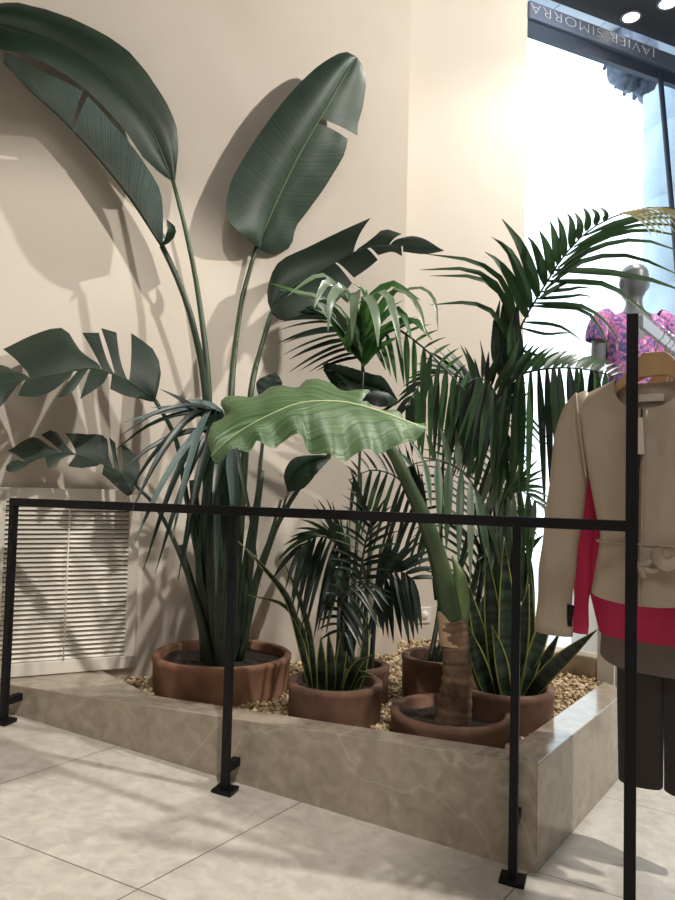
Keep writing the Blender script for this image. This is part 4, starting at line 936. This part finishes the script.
# --- magenta blouse
g2=G(.25); 
def mk(g,cx,cy): 
    return g(cx,cy)[0]
c2=mk(g2,656,500)
def h2(px,py): return abs(c2-g2(px,py)[0])
z2=lambda py:g2(656,py)[1]
t=thing('blouse',gpt(g2.C,c2,0,z2(520)),'magenta blouse hanging behind the beige jacket','blouse','garments on the hanging bar')
mb=MB(); shell(mb,g2,[(c2,h2(634,400),.016,z2(396),z2(406),z2(400),0),(c2,h2(602,412),.02,z2(412),z2(425),z2(414),0),(c2,h2(592,480),.022,z2(480),z2(480),z2(480),.002),(c2,h2(592,560),.024,z2(560),z2(560),z2(560),.003),(c2,h2(590,600),.025,z2(600),z2(600),z2(600),.003),(c2,h2(599,640),.026,z2(637),z2(643),z2(641),.004)],nf=6)
mb.build('body',M['magenta'],t)
for mir in(False,True):
    mb=MB(); sleeve(mb,g2,[(605,416,8),(598,450,9),(592,490,9.5),(586,545,9),(582,590,8.5),(580,633,7.5)],.6,0,c2,mir); mb.build('sleeve',M['magenta'],t)
hanger(.25,'clothes_hanger',M['pinkplastic'],'coral plastic hanger showing inside the beige jacket neckline','hangers on the bar',spread=.14,zb=g2(656,370)[1])
# --- taupe top
g3=G(.305); c3=mk(g3,664,500); z3=lambda py:g3(664,py)[1]
def h3(px,py): return abs(c3-g3(px,py)[0])
t=thing('taupe_top',gpt(g3.C,c3,0,z3(520)),'taupe grey top whose hem shows below the magenta blouse','top','garments on the hanging bar')
mb=MB(); shell(mb,g3,[(c3,h3(640,412),.012,z3(412),z3(420),z3(414),0),(c3,h3(612,424),.016,z3(424),z3(434),z3(426),0),(c3,h3(610,520),.018,z3(520),z3(520),z3(520),.002),(c3,h3(601,640),.02,z3(638),z3(650),z3(644),.003),(c3,h3(600,660),.02,z3(660),z3(676),z3(664),.003)],nf=6)
mb.build('body',M['taupe'],t)
mb=MB()
for s in(-1,1): mb=MB(); mb.tube([gpt(g3.C,c3+s*.07,0,z3(414)),gpt(g3.C,c3+s*.06,0,z3(400))],.008,6,flat=.3); mb.build('strap',M['taupe'],t)
hanger(.305,'clothes_hanger',M['black'],'slim black hanger carrying the taupe top','hangers on the bar',spread=.11,zb=g3(664,388)[1])
# --- charcoal trousers
g4=G(.36); c4=mk(g4,664,640); z4=lambda py:g4(664,py)[1]
def h4(px,py): return abs(c4-g4(px,py)[0])
t=thing('trousers',gpt(g4.C,c4,0,z4(640)),'long charcoal trousers hanging lowest, right of the tall post','trousers','garments on the hanging bar')
mb=MB(); shell(mb,g4,[(c4,.115,.02,z4(420),z4(420),z4(420),0),(c4,.12,.026,z4(450),z4(450),z4(450),.002),(c4,.13,.03,z4(560),z4(560),z4(560),.003),(c4,.135,.03,z4(640),z4(640),z4(640),.003)],nf=4); 
mb.build('waist',M['charcoal'],t)
for s in(-1,1):
    mb=MB(); shell(mb,g4,[(c4+s*.066,.07,.03,z4(610),z4(610),z4(610),.002),(c4+s*.068,.068,.03,z4(700),z4(700),z4(700),.003),(c4+s*.066,.064,.03,z4(788),z4(790),z4(790),.003)],nf=4); mb.build('leg',M['charcoal'],t)
hanger(.36,'clothes_hanger',M['black'],'slim black hanger carrying the charcoal trousers','hangers on the bar',spread=.1,zb=g4(664,402)[1])
for i,d in enumerate((.415,.465,.515)):
    gg=G(d); hanger(d,'clothes_hanger',M['wood'],['empty wooden hanger just behind the trousers','empty wooden hanger, second behind the trousers','empty wooden hanger, last on the bar at the right edge'][i],'hangers on the bar',spread=.16,wood=True,zb=BZ-.06)

# ------------------------------------------------------------------ mannequin by the glass
YM=4.15
def MP(px,py): return P(px,py,YM)
k=YM/F
hd=MP(634,281); base=V((hd.x,hd.y,floor_z(hd.x,hd.y)))
t=thing('mannequin',base+V((0,0,.0)),'grey mannequin seen from behind in a purple floral top by the window','mannequin')
fz=base.z; pz=MP(634,265).z-1.80        # plinth height so that the figure stands 1.8 m
mb=MB()
x0,y0=hd.x,hd.y; U2=V((1,0,0)); 
def ring(z,w,d,cx=0,cy=0,n=24): return [V((x0+cx+math.cos(a)*w,y0+cy+math.sin(a)*d,z)) for a in [2*math.pi*j/n for j in range(n)]]
ht=MP(634,264).z
def loft(rs):
    ids=mb.grid(rs,0,True); mb.face(ids[0][::-1]); mb.face(ids[-1])
# head
loft([ring(ht-.002,.01,.01),ring(ht-.015,.05,.06),ring(ht-.05,.074,.092),ring(ht-.1,.078,.098),ring(ht-.15,.07,.088,0,.006),ring(ht-.19,.054,.068,0,.012),ring(ht-.215,.03,.04,0,.02)])
# face forms look away from the viewer: nose, chin
loft([ring(ht-.1,.01,.012,0,.1),ring(ht-.135,.014,.02,0,.104),ring(ht-.15,.008,.01,0,.09)])
for s in(-1,1): loft([ring(ht-.095,.006,.014,s*.078,-.005),ring(ht-.12,.009,.018,s*.08,-.005),ring(ht-.15,.006,.01,s*.074,.0)])
# neck, torso
loft([ring(ht-.17,.044,.05),ring(ht-.24,.046,.05),ring(ht-.275,.062,.06),ring(ht-.305,.13,.075),ring(ht-.335,.172,.085),ring(ht-.39,.178,.1),ring(ht-.48,.158,.108),ring(ht-.62,.13,.095),ring(ht-.7,.122,.09),ring(ht-.82,.155,.105),ring(ht-.92,.172,.11),ring(ht-1.0,.165,.1),ring(ht-1.02,.12,.08)])
for s in(-1,1):
    c=[V((x0+s*.165,y0,ht-.34)),V((x0+s*.19,y0,ht-.42)),V((x0+s*.205,y0,ht-.6)),V((x0+s*.215,y0+.03,ht-.7)),V((x0+s*.21,y0+.1,ht-.85)),V((x0+s*.2,y0+.14,ht-.93))]
    cc=cr(c,20); mb.tube(cc,[.05-.026*(i/19) for i in range(20)],12)
    hb=cc[-1]                                     # palm and fingers
    mb.tube([hb,hb+V((0,.03,-.05)),hb+V((0,.045,-.08))],[.024,.036,.03],10,flat=.45,ref=(1,0,0))
    for f in range(4):
        o=V((0,(f-1.5)*.016,0)); st=hb+V((0,.04,-.075))+o; ln=[.055,.068,.066,.05][f]
        mb.tube([st,st+V((-s*.006,.012,-ln*.5)),st+V((-s*.016,.014,-ln))],[.009,.0085,.006],6)
    mb.tube([hb+V((0,.0,-.02)),hb+V((-s*.02,-.012,-.05)),hb+V((-s*.026,-.01,-.075))],[.011,.009,.007],6)
    lg=cr([V((x0+s*.085,y0,ht-.95)),V((x0+s*.088,y0+.01,ht-1.3)),V((x0+s*.085,y0,ht-1.5)),V((x0+s*.08,y0-.01,ht-1.78))],22)
    mb.tube(lg,[.088-.05*(i/21) for i in range(22)],14)
    mb.tube([V((x0+s*.08,y0-.05,ht-1.775)),V((x0+s*.082,y0+.05,ht-1.77)),V((x0+s*.086,y0+.17,ht-1.785))],[.034,.036,.02],10,flat=.6)
mo=mb.build('figure',M['mann'],t)
rm=mo.modifiers.new('skin','REMESH'); rm.mode='VOXEL'; rm.voxel_size=.009; rm.use_smooth_shade=True
sm=mo.modifiers.new('smooth','SMOOTH'); sm.iterations=4; sm.factor=.4
# top: open V at the back, cap sleeves
mb=MB(); n=40; rows=[]
for i,(z,w,d) in enumerate(((ht-.30,.125,.082),(ht-.335,.18,.098),(ht-.39,.19,.112),(ht-.48,.168,.12),(ht-.62,.142,.108),(ht-.7,.134,.102),(ht-.82,.165,.118),(ht-.95,.186,.126))):
    row=[]
    for j in range(n):
        a=2*math.pi*j/n; ca,sa=math.cos(a),math.sin(a)
        dz=0
        if i<3 and sa<0: dz=-(.17-.05*i)*max(0,1-abs(ca)/.62)
        row.append(V((x0+ca*w,y0+sa*d,z+dz)))
    rows.append(row)
mb.grid(rows,0,True)
for s in(-1,1):
    cc=cr([V((x0+s*.13,y0,ht-.30)),V((x0+s*.178,y0,ht-.335)),V((x0+s*.2,y0,ht-.40)),V((x0+s*.208,y0,ht-.45))],12)
    mb.tube(cc,[.045+.02*math.sin(i/11*2.2) for i in range(12)],14,caps=False)
o=mb.build('floral_top',M['floral'],t); s_=o.modifiers.new('thick','SOLIDIFY'); s_.thickness=.004
mb=MB(); cc=V((x0,y0,0)); zt_=ht-1.80
mb.box((x0,y0+.03,(fz-.02+zt_)/2),.5,.5,zt_-fz+.02,0,(1,0,0)); mb.build('plinth',M['plinth'],t,False,bevel=.005)

# ------------------------------------------------------------------ light
w=bpy.data.worlds.new('sky'); S.world=w; w.use_nodes=True
bg=w.node_tree.nodes['Background']; bg.inputs[0].default_value=(.86,.94,1,1); bg.inputs[1].default_value=2.6
def spot(loc,aim,power,size,ang,col=(1,.95,.88),blend=.4):
    l=bpy.data.lights.new('spot_lamp','SPOT'); l.energy=power; l.shadow_soft_size=size; l.spot_size=R(ang); l.spot_blend=blend; l.color=col
    o=bpy.data.objects.new('spot_lamp',l); COL.objects.link(o); o.location=loc
    o.rotation_euler=(V(aim)-V(loc)).to_track_quat('-Z','Y').to_euler(); return o
def area(loc,aim,power,sx,sy,col):
    l=bpy.data.lights.new('fill_light','AREA'); l.energy=power; l.shape='RECTANGLE'; l.size=sx; l.size_y=sy; l.color=col
    o=bpy.data.objects.new('fill_light',l); COL.objects.link(o); o.location=loc
    o.rotation_euler=(V(aim)-V(loc)).to_track_quat('-Z','Y').to_euler(); return o
spot((3.0,1.8,ZC-.2),(-.4,2.7,1.7),490,.05,118,blend=.3)
spot((.2,.5,ZC-.15),(-1.15,2.8,.6),290,.04,50)
spot((1.2,2.6,ZC-.5),(1.7,4.4,ZC-.05),40,.05,62,blend=.8)  # unseen lamp added to brighten the fascia and its lettering
for px,py in((631,17),(668,3)):
    p=Zp(px,py,ZC-.03); spot(p,(.1,2.0,.1),95,.025,84)
area((.1,-.5,ZC-.05),(.3,1.0,0),60,2.0,2.0,(1,.96,.91))  # unseen fill light added overhead behind the camera

# ------------------------------------------------------------------ camera
cd=bpy.data.cameras.new('camera'); co=bpy.data.objects.new('camera',cd); COL.objects.link(co); S.camera=co
cd.sensor_fit='VERTICAL'; cd.sensor_height=36; cd.lens=F*36/900; cd.clip_start=.02
from mathutils import Matrix
co.matrix_world=Matrix.Translation(CAM)@Matrix.Rotation(math.pi/2+PITCH,4,'X')@Matrix.Rotation(ROLL,4,'Z')
S.view_settings.view_transform='Standard'; S.view_settings.look='None'; S.view_settings.gamma=1; S.view_settings.exposure=.12
S.view_settings.use_curve_mapping=False
